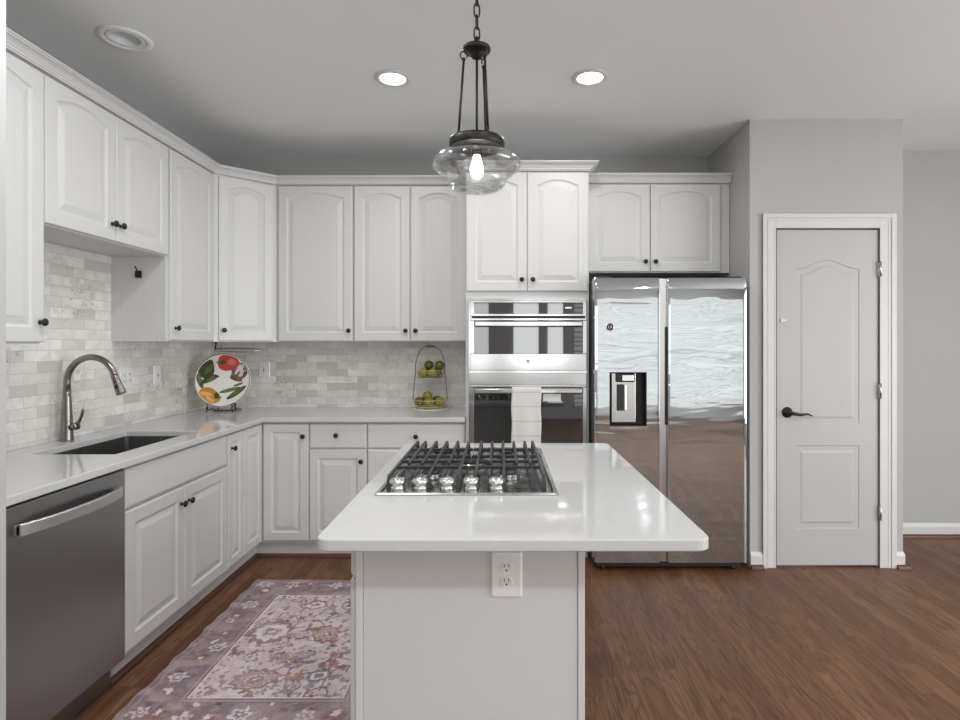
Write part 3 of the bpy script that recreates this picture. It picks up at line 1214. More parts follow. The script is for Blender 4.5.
b.build('dispenser_paddle', M['dark'], dc)
b = MB()
b.box(HX0 + 0.094, HX0 + 0.108, yo + 0.010, yo + 0.0215, HZ0 + 0.094, HZ1 - 0.078, 0.003)
b.build('paddle_rail', M['chrome'], dc)
b = MB()
b.box(HX0 + 0.045, HX0 + 0.160, yo + 0.002, yo + 0.0215, HZ1 - 0.062, HZ1 - 0.008, 0.008)
b.build('spout_housing', M['dark'], dc)
b = MB()
b.box(HX0 + 0.080, HX0 + 0.150, yo - 0.002, yo + 0.0018, HZ1 - 0.054, HZ1 - 0.018, 0.0015)
b.build('spout_cover', M['chrome'], dc)
b = MB()
dl = []
for k in range(13):
    u = -1 + k / 6
    dl.append((0.5 * (HX0 + HX1) + u * (HX1 - HX0) / 2 * 1.01, yo - 0.02 - 0.012 * (1 - u * u)))
b.prism(dl + [(HX1, yo + 0.0), (HX0, yo + 0.0)], HZ0 - 0.016, HZ0 + 0.002)
b.build('drip_tray', M['chrome'], dc)
# round emblem
b = MB()
m = Matrix.Translation((0.671, GF + 0.0012, 1.499)) @ Matrix.Rotation(PI / 2, 4, 'X')
b.lathe([(0.025, 0), (0.0262, 0.002), (0.0235, 0.004), (0.0215, 0.0032)], m, 32)
b.mi = 1
b.lathe([(0.0213, 0.0031), (0.0213, 0.0036), (0.001, 0.0037)], m, 32)
b.mi = 0
b.tube([(0.671 + 0.012 * math.cos(a) * (1 - a / 16), GF - 0.0026, 1.499 + 0.012 * math.sin(a)) for a in [k * 0.45 for k in range(18)]], 0.0016, 6)
b.build('round_emblem', [M['chrome'], M['dark']], ld)
for x0, x1 in ((GX0 + 0.02, GX0 + 0.10), (GX1 - 0.10, GX1 - 0.02)):
    b = MB()
    b.box(x0, x1, GF + 0.04, GF + 0.16, 1.801, 1.812, 0.003)
    b.build('hinge_cover', M['dark'], t)

# ------------------------------------------------------------------ pantry door
pd_y = PY + 0.004
px0, px1, pz0, pz1 = 1.7285, 2.3622, 0.014, 2.1065
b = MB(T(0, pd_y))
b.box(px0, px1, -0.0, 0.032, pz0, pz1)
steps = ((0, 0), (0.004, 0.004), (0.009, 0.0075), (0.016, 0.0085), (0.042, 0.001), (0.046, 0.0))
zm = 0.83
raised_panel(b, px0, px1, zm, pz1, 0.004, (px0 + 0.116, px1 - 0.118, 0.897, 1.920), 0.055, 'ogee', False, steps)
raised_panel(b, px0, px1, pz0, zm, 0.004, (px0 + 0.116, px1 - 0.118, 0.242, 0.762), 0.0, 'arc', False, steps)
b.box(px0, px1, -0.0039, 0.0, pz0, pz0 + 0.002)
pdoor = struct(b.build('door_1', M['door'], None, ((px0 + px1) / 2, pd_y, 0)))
for z in (1.86, 1.10, 0.345):
    b = MB()
    b.box(px1 - 0.006, px1 + 0.004, PY - 0.002, PY + 0.006, z - 0.045, z + 0.045)
    b.cyl((px1 + 0.003, PY - 0.018, z - 0.045), (px1 + 0.003, PY - 0.018, z + 0.045), 0.0065, seg=12)
    b.box(px1 + 0.001, px1 + 0.005, PY - 0.018, PY, z - 0.044, z + 0.044)
    b.lathe([(0.004, 0), (0.0065, 0.004), (0.002, 0.009)], T(px1 + 0.003, PY - 0.018, z + 0.045), 12)
    b.build('hinge', M['satin'], pdoor)
hx, hzz = 1.793, 0.968
b = MB()
m = Matrix.Translation((hx, pd_y - 0.004, hzz)) @ Matrix.Rotation(PI / 2, 4, 'X')
b.lathe([(0.033, 0), (0.034, 0.003), (0.031, 0.008), (0.020, 0.012), (0.013, 0.016), (0.0115, 0.045), (0.008, 0.05)], m, 28)
b.tube([(hx, pd_y - 0.046, hzz), (hx + 0.025, pd_y - 0.05, hzz - 0.004), (hx + 0.055, pd_y - 0.052, hzz - 0.010), (hx + 0.085, pd_y - 0.050, hzz - 0.007), (hx + 0.112, pd_y - 0.046, hzz - 0.007), (hx + 0.135, pd_y - 0.044, hzz - 0.018)],
       [0.012, 0.011, 0.009, 0.0075, 0.006, 0.004], 12)
b.build('lever_handle', M['bronze'], pdoor)
b = MB()
b.box(px0 - 0.004, px0 - 0.0005, PY + 0.004, PY + 0.016, hzz - 0.03, hzz + 0.03)
b.build('strike_plate', M['bronze'], pdoor)
b = MB()
b.box(1.752, 1.790, pd_y - 0.010, pd_y - 0.0035, 1.537, 1.548, 0.002)
b.box(1.752, 1.766, pd_y - 0.012, pd_y - 0.0035, 1.530, 1.555, 0.002)
b.build('child_latch', M['plastic'], pdoor)

# ------------------------------------------------------------------ island
IX0, IX1, IY0, IY1 = -0.449, 0.513, 1.373, 2.712
BXL, BXR, BYF, BYB = -0.400, 0.2356, 1.582, 2.690
t = thing('kitchen_island', 'white kitchen island with a plain end panel and outlet facing the camera', 'island', ((BXL + BXR) / 2, 2.13, 0))
b = MB()
b.box(BXL, BXR, BYF + 0.008, BYB, 0.10, CT - 0.0305)
b.box(BXL + 0.06, BXR, BYF + 0.008, BYB, 0.0, 0.10)
b.build('carcass', M['paint'], t)
b = MB()
b.box(BXL + 0.0205, BXR - 0.0205, BYF + 0.002, BYF + 0.008, 0.0, CT - 0.0305)
b.build('end_panel', M['paint'], t)
for x0, x1 in ((BXL, BXL + 0.019), (BXR - 0.019, BXR)):
    b = MB()
    b.box(x0, x1, BYF - 0.001, BYF + 0.008, 0.0, CT - 0.0305, 0.0015)
    b.build('corner_strip', M['trim'], t)
fr = T(BXL, BYB - 0.001) @ R(-90)
L = BYB - BYF - 0.012
for k in range(2):
    a, c = L * k / 2 + 0.003, L * (k + 1) / 2 - 0.003
    drawer(t, fr, a, c, 0.747, 0.886, [((a + c) / 2, 0.815)])
    door(t, fr, a, c, 0.12, 0.736, 0, ((c - 0.04) if k == 0 else (a + 0.04), 0.69))

# island top with rounded corners
b = MB()
rad = 0.035
lo_, hi_ = CT - 0.030, CT
b.strips([rr(IX0 + 0.003, IX1 - 0.003, IY0 + 0.003, IY1 - 0.003, lo_, rad), rr(IX0, IX1, IY0, IY1, lo_ + 0.003, rad), rr(IX0, IX1, IY0, IY1, hi_ - 0.004, rad),
          rr(IX0 + 0.0012, IX1 - 0.0012, IY0 + 0.0012, IY1 - 0.0012, hi_ - 0.0012, rad), rr(IX0 + 0.004, IX1 - 0.004, IY0 + 0.004, IY1 - 0.004, hi_, rad)], False, True, True)
tag(b.build('island_worktop', M['quartz'], None, (0.03, 2.04, CT - 0.03)), 'white quartz slab with rounded corners on the island, carrying the gas cooktop', 'worktop')


def plate_rim(b, w_, h_, t_, frame):
    """bevelled cover plate facing -y, centred on the frame"""
    def lp(i, y):
        return [(p[0], y, p[1]) for p in [(q[0], q[1]) for q in rr(-w_ / 2 + i, w_ / 2 - i, -h_ / 2 + i, h_ / 2 - i, 0, 0.006, 3)]]
    b.strips([lp(0, 0), lp(0.0005, -t_ * 0.4), lp(0.004, -t_ * 0.9), lp(0.007, -t_)], False, True, True, True, frame)


# outlet on the island end
t = thing('island_outlet', 'large white duplex outlet on the end panel of the island', 'outlet', (0.024, BYF, 0.70))
oc = Matrix.Translation((0.0180, BYF + 0.0015, 0.756))
b = MB()
plate_rim(b, 0.088, 0.128, 0.007, oc)
b.build('cover_plate', M['plastic'], t)
for dz in (0.021, -0.018):
    b = MB(oc)
    m = Matrix.Translation((0, -0.0068, dz)) @ Matrix.Rotation(PI / 2, 4, 'X')
    pr = []
    n = 24
    lp = []
    for y in (0.0, 0.0016, 0.0022):
        rr_ = 0.0172 if y < 0.002 else 0.0162
        lp.append([(rr_ * math.cos(2 * PI * i / n), max(-0.0135, min(0.0135, rr_ * math.sin(2 * PI * i / n))), y) for i in range(n)])
    b.strips(lp, False, True, True, True, m)
    s = b.build('socket', M['plastic'], t)
    b = MB(oc)
    for dx in (-0.0062, 0.0062):
        b.box(dx - 0.0011, dx + 0.0011, -0.0094, -0.0091, dz + 0.001, dz + 0.0095)
    b.lathe([(0.0026, 0), (0.0026, 0.0004)], Matrix.Translation((0, -0.0091, dz - 0.0072)) @ Matrix.Rotation(PI / 2, 4, 'X'), 12)
    b.build('slots', M['slot'], s)

# ------------------------------------------------------------------ cooktop
KX0, KX1, KY0, KY1 = -0.389, 0.183, 1.766, 2.556
t = thing('gas_cooktop', 'stainless gas cooktop with black grates set into the island worktop', 'cooktop', ((KX0 + KX1) / 2, (KY0 + KY1) / 2, CT))
b = MB()
z = CT + 0.0004


def kr(i, zz):
    return rr(KX0 + i, KX1 - i, KY0 + i, KY1 - i, zz, 0.008, 3)


b.strips([kr(0, z), kr(0.0, z + 0.004), kr(0.004, z + 0.008), kr(0.014, z + 0.0085), kr(0.020, z + 0.004), kr(0.024, z + 0.0035)], False, True, True)
b.build('tray', M['tray'], t)
bur = [(-0.24, 2.37, 0.040), (-0.24, 1.99, 0.030), (0.03, 2.37, 0.034), (0.03, 1.99, 0.034), (-0.103, 2.18, 0.050)]
for x, y, r in bur:
    b = MB()
    b.lathe([(r * 1.35, 0), (r * 1.35, 0.006), (r * 1.1, 0.012), (r * 1.1, 0.016)], T(x, y, z + 0.0036), 28)
    bb = b.build('burner', M['tray'], t)
    b = MB()
    b.lathe([(r, 0), (r * 1.02, 0.006), (r * 0.9, 0.010), (r * 0.1, 0.011)], T(x, y, z + 0.0198), 28)
    b.build('burner_cap', M['iron'], bb)
gz = CT + 0.046
GY0, GY1 = 1.858, 2.505
for side in (0, 1):
    b = MB()
    off = [-0.361, -0.327, -0.279, -0.232, -0.184, -0.137]
    if side:
        off = [-0.2185 - o for o in off]
    bw = 0.0050

    def bar(x0, x1, y0, y1, z0=None, z1=None):
        b.box(x0, x1, y0, y1, gz - 0.012 if z0 is None else z0, gz if z1 is None else z1, 0.0015, 1)
    for k, x in enumerate(off):
        full = k in (0, 3, 5)
        if full:
            bar(x - bw, x + bw, GY0, GY1)
        else:
            bar(x - bw, x + bw, 2.045, GY1)
            bar(x - bw, x + bw, GY0, 1.945)
        # sloping ends down to the tray
        for ya, yb in ((GY0, GY0 - 0.006), (GY1, GY1 + 0.006)):
            b.strips([[(x - bw, ya - 0.005, gz - 0.002), (x + bw, ya - 0.005, gz - 0.002), (x + bw, ya + 0.005, gz - 0.002), (x - bw, ya + 0.005, gz - 0.002)],
                      [(x - bw * 1.5, yb - 0.008, z + 0.004), (x + bw * 1.5, yb - 0.008, z + 0.004), (x + bw * 1.5, yb + 0.008, z + 0.004), (x - bw * 1.5, yb + 0.008, z + 0.004)]], False, True, True)
    xa, xb = min(off), max(off)
    for y in (1.995, 2.095, 2.19, 2.33):
        bar(xa - (0.026 if side else 0), xb + (0 if side else 0.026), y - 0.005, y + 0.005, gz - 0.013, gz - 0.001)
    bar(xa, xb, GY1 - 0.004, GY1 + 0.004, z + 0.004, z + 0.012)
    b.build('grate', M['iron'], t)
for kx in (-0.330, -0.257, -0.171, -0.094, -0.012):
    b = MB()
    b.lathe([(0.0245, 0), (0.0245, 0.005), (0.0225, 0.008), (0.0205, 0.009), (0.0205, 0.013), (0.0250, 0.016), (0.0275, 0.021), (0.0272, 0.027), (0.0235, 0.033), (0.0150, 0.036), (0.006, 0.037)], T(kx, 1.842, z + 0.0036), 24)
    b.box(kx - 0.004, kx + 0.004, 1.842 - 0.024, 1.842 + 0.024, z + 0.034, z + 0.042, 0.002)
    b.build('control_knob', M['chrome'], t)

# ------------------------------------------------------------------ rug
RX0, RX1, RY0, RY1 = -1.432, -0.408, 2.03, 3.355


def weave():
    st = 0.0036
    nx_, ny_ = int((RX1 - RX0) / st), int((RY1 - RY0) / st)
    gx, gy = np.meshgrid(np.linspace(0, RX1 - RX0, nx_ + 1), np.linspace(0, RY1 - RY0, ny_ + 1), indexing='ij')
    Wd, Hd = RX1 - RX0, RY1 - RY0
    rng = np.random.default_rng(5)

    def vnoise(sx_, sy_, seed):
        r = np.random.default_rng(seed)
        a, c = int(Wd / sx_) + 3, int(Hd / sy_) + 3
        g = r.random((a, c))
        fx_, fy2 = gx / sx_, gy / sy_
        i, j = fx_.astype(int), fy2.astype(int)
        u, v_ = fx_ - i, fy2 - j
        u, v_ = u * u * (3 - 2 * u), v_ * v_ * (3 - 2 * v_)
        return (g[i, j] * (1 - u) + g[i + 1, j] * u) * (1 - v_) + (g[i, j + 1] * (1 - u) + g[i + 1, j + 1] * u) * v_
    pal = {'field': (0.56, 0.47, 0.475), 'cream': (0.72, 0.65, 0.65), 'mauve': (0.27, 0.19, 0.20), 'plum': (0.16, 0.11, 0.122), 'rust': (0.27, 0.125, 0.095), 'brown': (0.17, 0.105, 0.085),
           'slate': (0.17, 0.165, 0.22), 'char': (0.055, 0.052, 0.062), 'rose': (0.38, 0.24, 0.225), 'lav': (0.33, 0.29, 0.34)}
    pal = {k: np.array(v) for k, v in pal.items()}
    C = np.zeros(gx.shape + (3,))
    C[:] = pal['field']

    def put(mask, c, k=1.0):
        f = np.clip(mask, 0, 1)[..., None] * k
        C[:] = C * (1 - f) + pal[c] * f

    edge = np.minimum(np.minimum(gx, Wd - gx), np.minimum(gy, Hd - gy))
    put(vnoise(0.05, 0.05, 1) > 0.55, 'cream', 0.45)
    fieldm = edge > 0.205

    # ragged motif distance
    jit = (vnoise(0.012, 0.012, 2) - 0.5) * 0.020 + (vnoise(0.03, 0.03, 3) - 0.5) * 0.024

    def blob(cx, cy, rx, ry, rot=0, petals=0, amp=0.0):
        ca, sa = math.cos(rot), math.sin(rot)
        dx, dy = gx - cx, gy - cy
        u, v_ = (dx * ca + dy * sa) / rx, (-dx * sa + dy * ca) / ry
        r = np.sqrt(u * u + v_ * v_) + jit / max(rx, ry) * 0.85
        if petals:
            r = r / (1 + amp * np.cos(petals * np.arctan2(v_, u)))
        return r

    def motif(cx, cy, rx, ry, cols, rot=0, petals=8, amp=0.15, lim=None, kk=0.78):
        r = blob(cx, cy, rx, ry, rot, petals, amp)
        for k, (f, c) in enumerate(cols):
            m = r < f
            put(m if lim is None else (m & lim), c, kk)

    # vines over the field
    for s in range(26):
        x, y = rng.uniform(0.2, Wd - 0.2), rng.uniform(0.2, Hd - 0.2)
        a = rng.uniform(0, 6.28)
        k = rng.uniform(-9, 9)
        c = ['slate', 'brown', 'mauve'][s % 3]
        for q in range(60):
            x += 0.005 * math.cos(a)
            y += 0.005 * math.sin(a)
            a += k * 0.005 * 2 + rng.normal(0, 0.12)
            i, j = int(x / (Wd / nx_)), int(y / (Hd / ny_))
            if 2 < i < nx_ - 2 and 2 < j < ny_ - 2 and fieldm[i, j]:
                C[i - 1:i + 1, j - 1:j + 1] = pal[c] * 0.8 + C[i - 1:i + 1, j - 1:j + 1] * 0.2
    # small scattered leaves and flowers
    for s in range(800):
        x, y = rng.uniform(0.2, Wd - 0.2), rng.uniform(0.2, Hd - 0.2)
        c = ['rust', 'mauve', 'slate', 'brown', 'lav', 'rose', 'plum'][rng.integers(7)]
        rx = rng.uniform(0.005, 0.015)
        motif(x, y, rx, rx * rng.uniform(0.4, 0.9), [(1, c)], rng.uniform(0, 3), 0, 0, fieldm)
    for s in range(30):
        x, y = rng.uniform(0.24, Wd - 0.24), rng.uniform(0.24, Hd - 0.24)
        c = [('rust', 'rose'), ('brown', 'rose'), ('slate', 'lav'), ('mauve', 'cream'), ('rust', 'cream')][rng.integers(5)]
        rx = rng.uniform(0.018, 0.036)
        motif(x, y, rx, rx * 0.85, [(1, c[0]), (0.62, c[1]), (0.3, c[0])], rng.uniform(0, 3), 7, 0.2, fieldm)
    # large palmettes
    big = [(0.42, 0.33, 0.095, 0.075, 'mauve', 'rose'), (0.68, 0.36, 0.055, 0.045, 'slate', 'cream'), (0.33, 0.72, 0.105, 0.105, 'mauve', 'cream'), (0.60, 0.70, 0.065, 0.085, 'rust', 'rose'),
           (0.80, 0.70, 0.06, 0.06, 'slate', 'lav'), (0.72, 1.02, 0.10, 0.07, 'brown', 'rose'), (0.45, 1.0, 0.07, 0.05, 'rust', 'cream'), (0.30, 1.10, 0.05, 0.05, 'slate', 'cream'), (0.56, 0.52, 0.05, 0.035, 'plum', 'rose')]
    for x, y, rx, ry, c1, c2 in big:
        motif(x, y, rx, ry, [(1.0, c1), (0.74, 'field'), (0.66, c2), (0.42, 'field'), (0.33, c1), (0.15, 'cream')], 0.3, 10, 0.10, fieldm, 0.92)
    # border
    bm_ = edge <= 0.205
    put(bm_, 'mauve', 0.92)
    put(bm_ & (vnoise(0.02, 0.02, 8) > 0.55), 'plum', 0.5)
    put(bm_ & (vnoise(0.035, 0.035, 9) > 0.62), 'rose', 0.35)
    put(bm_ & (vnoise(0.025, 0.03, 10) > 0.68), 'slate', 0.6)
    ln = [(0.0, 0.010, 'rose'), (0.010, 0.014, 'plum'), (0.026, 0.036, 'lav'), (0.178, 0.183, 'rust'), (0.183, 0.198, 'lav'), (0.198, 0.205, 'brown'), (0.205, 0.212, 'cream')]
    for a, c_, nm in ln:
        put((edge >= a) & (edge < c_), nm, 0.8)
    # border flowers
    per = []
    step = 0.115
    for k in range(int(Wd / step) + 1):
        per += [(k * step, 0.10), (k * step, Hd - 0.10)]
    for k in range(int(Hd / step) + 1):
        per += [(0.10, k * step), (Wd - 0.10, k * step)]
    for k, (x, y) in enumerate(per):
        bmk = (edge > 0.036) & (edge < 0.178)
        c = [('cream', 'slate'), ('cream', 'brown'), ('rust', 'cream'), ('slate', 'cream')][k % 4]
        rx = rng.uniform(0.026, 0.040)
        motif(x + rng.normal(0, 0.012), y + rng.normal(0, 0.02), rx, rx * 0.9, [(1.0, c[0]), (0.66, 'mauve'), (0.45, c[1]), (0.2, 'cream')], rng.uniform(0, 3), 6, 0.25, bmk)
        motif(x + rng.normal(0, 0.03), y + 0.055 + rng.normal(0, 0.02), 0.018, 0.009, [(1.0, ['char', 'cream', 'plum'][k % 3])], rng.uniform(0, 3), 0, 0, bmk)
    # wear
    wr = np.clip((vnoise(0.09, 0.05, 11) - 0.45) * 1.4, 0, 0.4) + 0.12 * rng.random(gx.shape)
    put(wr, 'field', 0.7)
    C *= (0.86 + 0.28 * rng.random(gx.shape + (1,)))
    # shape: rippled long edge, tiny lift
    X = RX0 + gx
    Y = RY0 + gy
    le = np.clip(1 - gx / 0.10, 0, 1)
    X = X + le * (0.007 * np.sin(gy * 2 * PI / 0.30 + 0.5) + 0.004 * np.sin(gy * 2 * PI / 0.13))
    Y = Y + np.clip(1 - (Hd - gy) / 0.08, 0, 1) * 0.005 * np.sin(gx * 9)
    Z = 0.0065 + le * 0.0030 * (1 + np.sin(gy * 2 * PI / 0.30))
    co = np.stack([X, Y, Z], -1).reshape(-1, 3)
    n2 = ny_ + 1
    ii, jj = np.meshgrid(np.arange(nx_), np.arange(ny_), indexing='ij')
    a = (ii * n2 + jj).ravel()
    F = np.stack([a, a + n2, a + n2 + 1, a + 1], -1)
    # skirt down to the floor
    rim = [i * n2 for i in range(nx_)] + [nx_ * n2 + j for j in range(ny_)] + [i * n2 + ny_ for i in range(nx_, 0, -1)] + [j for j in range(ny_, 0, -1)]
    base = len(co)
    low = co[rim].copy()
    low[:, 2] = 0.001
    co = np.concatenate([co, low])
    nr = len(rim)
    S = [[rim[(k + 1) % nr], rim[k], base + k, base + (k + 1) % nr] for k in range(nr)]
    F = np.concatenate([F, np.array(S)])
    cc = np.concatenate([C.reshape(-1, 3), np.tile(pal['rose'], (nr, 1))])
    me = bpy.data.meshes.new('rug')
    me.from_pydata(co.tolist(), [], F.tolist())
    at = me.color_attributes.new('weave', 'FLOAT_COLOR', 'POINT')
    at.data.foreach_set('color', np.concatenate([np.clip(cc, 0, 1), np.ones((len(cc), 1))], 1).astype(np.float32).ravel())
    me.materials.append(M['rug'])
    me.polygons.foreach_set('use_smooth', [True] * len(me.polygons))
    o = bpy.data.objects.new('rug', me)
    col.objects.link(o)
    return o


tag(weave(), 'faded pink and mauve patterned rug on the floor beside the island', 'rug')

# ------------------------------------------------------------------ pendant lamp
lx, ly = -0.080, 1.97
t = thing('pendant_light', 'clear glass schoolhouse pendant on a dark chain above the cooktop', 'lamp', (lx, ly, CEIL))
b = MB()
b.lathe([(0.065, CEIL), (0.065, CEIL - 0.008), (0.05, CEIL - 0.022), (0.02, CEIL - 0.030), (0.006, CEIL - 0.036)], T(lx, ly), 32)
b.build('canopy', M['bronze'], t)
b = MB()
zc = CEIL - 0.030
k = 0
while zc > 2.455:
    L = []
    for i in range(20):
        a = 2 * PI * i / 20
        u, v = 0.0095 * math.cos(a), 0.021 * math.sin(a) + 0.004 * (1 if math.sin(a) > 0 else -1)
        L.append((lx + (u if k % 2 else 0.25 * u), ly + (0.25 * u if k % 2 else u), zc - 0.02 + v))
    b.tube(L, 0.0028, 8, True)
    zc -= 0.0405
    k += 1
b.build('chain', M['bronze'], t)
b = MB()
b.lathe([(0.004, 2.458), (0.008, 2.450), (0.012, 2.436), (0.026, 2.430), (0.034, 2.422), (0.047, 2.419), (0.0485, 2.412), (0.046, 2.406), (0.030, 2.403), (0.022, 2.396), (0.018, 2.384), (0.006, 2.378)], T(lx, ly), 32)
b.build('hub', M['bronze'], t)
for a in (195, 308, 62):
    an = math.radians(a)
    c_, s_ = math.cos(an), math.sin(an)
    p0 = Vector((lx + 0.046 * c_, ly + 0.046 * s_, 2.372))
    p1 = Vector((lx + 0.064 * c_, ly + 0.064 * s_, 2.120))
    b = MB()
    b.tube([p0, p1], 0.0042, 10)
    b.tube([(p0.x + 0.012 * math.cos(q) * c_, p0.y + 0.012 * math.cos(q) * s_, p0.z + 0.014 + 0.014 * math.sin(q)) for q in np.linspace(-PI / 2, 1.2 * PI, 14)], 0.0026, 8)
    b.sphere(p0, 0.007)
    b.sphere(p1, 0.0065)
    b.cyl(p1, (p1.x, p1.y, 2.100), 0.0045)
    b.build('rod', M['bronze'], t)
b = MB()
b.tube([(lx, ly, 2.385), (lx, ly, 2.10)], 0.0045, 10)
b.build('cord', M['black'], t)
b = MB()
b.lathe([(0.002, 2.105), (0.088, 2.103), (0.094, 2.100), (0.096, 2.094), (0.096, 2.076), (0.093, 2.070), (0.088, 2.070), (0.087, 2.074), (0.002, 2.076)], T(lx, ly), 40)
b.build('cap', M['bronze'], t)
b = MB()
outer = [(0.082, 2.074), (0.083, 2.064), (0.088, 2.060), (0.094, 2.0595), (0.100, 2.054), (0.107, 2.053), (0.113, 2.048), (0.121, 2.046), (0.128, 2.040), (0.137, 2.037), (0.146, 2.029), (0.152, 2.021), (0.154, 2.013),
         (0.151, 2.003), (0.143, 1.994), (0.132, 1.986), (0.120, 1.978), (0.109, 1.970), (0.103, 1.963), (0.101, 1.956), (0.098, 1.946), (0.091, 1.936), (0.078, 1.928), (0.055, 1.923), (0.028, 1.921), (0.012, 1.920), (0.008, 1.915), (0.0008, 1.912)]
inner = [(max(0.0006, r - 0.004), z_ + (0.003 if z_ < 1.96 else 0)) for r, z_ in reversed(outer)]
b.lathe(outer + inner, T(lx, ly), 56, True, False, False)
b.build('glass_shade', M['glass'], t)
b = MB()
b.lathe([(0.018, 2.0755), (0.018, 2.050), (0.016, 2.046)], T(lx, ly), 20)
b.build('socket', M['bronze'], t)
b = MB()
b.lathe([(0.010, 2.046), (0.012, 2.040), (0.015, 2.028), (0.021, 2.010), (0.023, 1.996), (0.020, 1.982), (0.014, 1.971), (0.001, 1.967)], T(lx, ly), 24)
b.build('bulb', M['bulb'], t)

# ------------------------------------------------------------------ ceiling lights


def downlight(x, y, lit, label, r=0.095):
    t = thing('recessed_light', label, 'ceiling light', (x, y, CEIL))
    b = MB()
    zz = CEIL - 0.0005
    b.lathe([(r, zz), (r - 0.001, zz - 0.004), (r - 0.012, zz - 0.009), (r - 0.024, zz - 0.009), (r - 0.030, zz - 0.004), (r - 0.031, zz)], T(x, y), 40, True, False, False)
    b.build('trim_ring', M['ceiling' if not lit else 'trim'], t)
    b = MB()
    if lit:
        b.lathe([(r - 0.031, zz - 0.003), (0.002, zz - 0.0035)], T(x, y), 32)
        b.build('lens', M['lamp'], t)
        area('downlight', (x, y, CEIL - 0.02), (0, 0, 0), 0.12, 0.12, 4.0, (1, 0.985, 0.96), 'DISK')
    else:
        b.lathe([(r - 0.031, zz - 0.002), (r - 0.036, zz - 0.006), (r - 0.042, zz - 0.006), (r - 0.050, zz - 0.002), (0.002, zz - 0.0015)], T(x, y), 36)
        b.build('lens', M['ceiling'], t)
    return t


downlight(-0.566, 3.01, True, 'lit recessed ceiling light left of the pendant chain')
downlight(0.474, 3.00, True, 'lit recessed ceiling light right of the pendant chain')
downlight(-1.722, 2.62, False, 'unlit round recessed ceiling light near the left wall cabinets', 0.112)


# ------------------------------------------------------------------ wall plates
def wall_plate(name, label, frame, wd, gangs, kind):
    p = frame @ Vector((0, 0, -0.06))
    t = thing(name, label, 'switch' if kind == 'switch' else 'outlet', p)
    b = MB(frame)
    plate_rim(b, wd, 0.128, 0.006, None)
    b.build('cover_plate', M['plastic'], t)
    for g in range(gangs):
        cx = (g - (gangs - 1) / 2) * 0.046
        b = MB(frame)
        b.box(cx - 0.0165, cx + 0.0165, -0.0082, -0.0055, -0.033, 0.033, 0.001)
        s = b.build('rocker' if kind == 'switch' else 'socket', M['plastic'], t)
        b = MB(frame)
        if kind == 'switch':
            b.box(cx - 0.004, cx + 0.004, -0.0092, -0.0081, -0.010, 0.006)
            b.box(cx - 0.003, cx + 0.003, -0.0090, -0.0081, 0.016, 0.019)
            b.box(cx - 0.003, cx + 0.003, -0.0090, -0.0081, -0.022, -0.019)
        else:
            for dz in (0.017, -0.017):
                for dx in (-0.006, 0.006):
                    b.box(cx + dx - 0.0014, cx + dx + 0.0014, -0.0088, -0.0081, dz - 0.002, dz + 0.007)
                b.box(cx - 0.002, cx + 0.002, -0.0088, -0.0081, dz - 0.009, dz - 0.005)
        b.build('slots', M['slot'], s)


TY = BACK - 0.0105
TX = LEFT + 0.0108
wall_plate('wall_outlet', 'white wall plate on the back tiles right of the vegetable plate', T(-1.762, TY, 1.203), 0.086, 1, 'switch')
wall_plate('wall_outlet', 'white wall plate on the left tiles between faucet and vegetable plate', T(TX, 3.585, 1.200) @ R(90), 0.078, 1, 'switch')
wall_plate('wall_outlet', 'double white outlet plate on the left tiles just behind the faucet spout', T(TX, 3.29, 1.20) @ R(90), 0.118, 2, 'outlet')

# small dark catch on the side of the tall wall cabinet
sy_ = 3.169
t = thing('metal_hook', 'small dark metal hook on the side of the tall wall cabinet near the sink', 'hook', (-2.007, sy_, 1.79))
b = MB()
b.box(-2.024, -1.990, sy_ - 0.010, sy_ - 0.0005, 1.762, 1.802, 0.003)
for dx in (-0.012, 0.006):
    b.box(-2.007 + dx - 0.003, -2.007 + dx + 0.009, sy_ - 0.0125, sy_ - 0.010, 1.768, 1.796)
b.build('plate', M['bronze'], t)
b = MB()
b.tube([(-2.007, sy_ - 0.012, 1.768), (-2.007, sy_ - 0.014, 1.798), (-2.014, sy_ - 0.016, 1.815), (-2.020, sy_ - 0.017, 1.826)], 0.0035, 8)
b.build('arm', M['bronze'], t)

# under-cabinet rod holder
t = thing('towel_rod', 'grey metal rod holder hanging under the corner wall cabinet', 'holder', (-1.85, 3.96, UB))
ry, rz = 3.98, 1.352
b = MB()
b.box(-1.992, -1.968, ry - 0.03, ry + 0.03, UB - 0.004, UB - 0.0005)
b.tube([(-1.982, ry, UB - 0.003), (-1.985, ry, 1.385), (-1.988, ry, rz)], 0.005, 8)
b.build('bracket', M['black'], t)
b = MB()
b.tube([(-1.992, ry, rz), (-1.96, ry, rz + 0.001), (-1.85, ry, rz + 0.002), (-1.72, ry, rz - 0.001), (-1.68, ry, rz - 0.004)], [0.010, 0.0155, 0.0180, 0.0150, 0.009], 14)
b.sphere((-1.676, ry, rz - 0.003), 0.013)
b.build('rod', M['satin'], t)

# ------------------------------------------------------------------ plate on its stand
pcx, pcy = -1.912, 3.94
pr = 0.187
pz = CT + 0.036 + pr * 0.985
tilt = math.radians(-8)
face = math.radians(6)
PM = Matrix.Translation((pcx, pcy, pz)) @ Matrix.Rotation(face, 4, 'Z') @ Matrix.Rotation(PI / 2 + tilt, 4, 'X')
# local z of PM points out of the plate towards the room, local x right, local y up


def prof_z(r):
    """height of the painted face over the plate's plane"""
    u = r / pr
    return 0.004 + 0.020 * max(0, (u - 0.5) / 0.5) ** 1.6


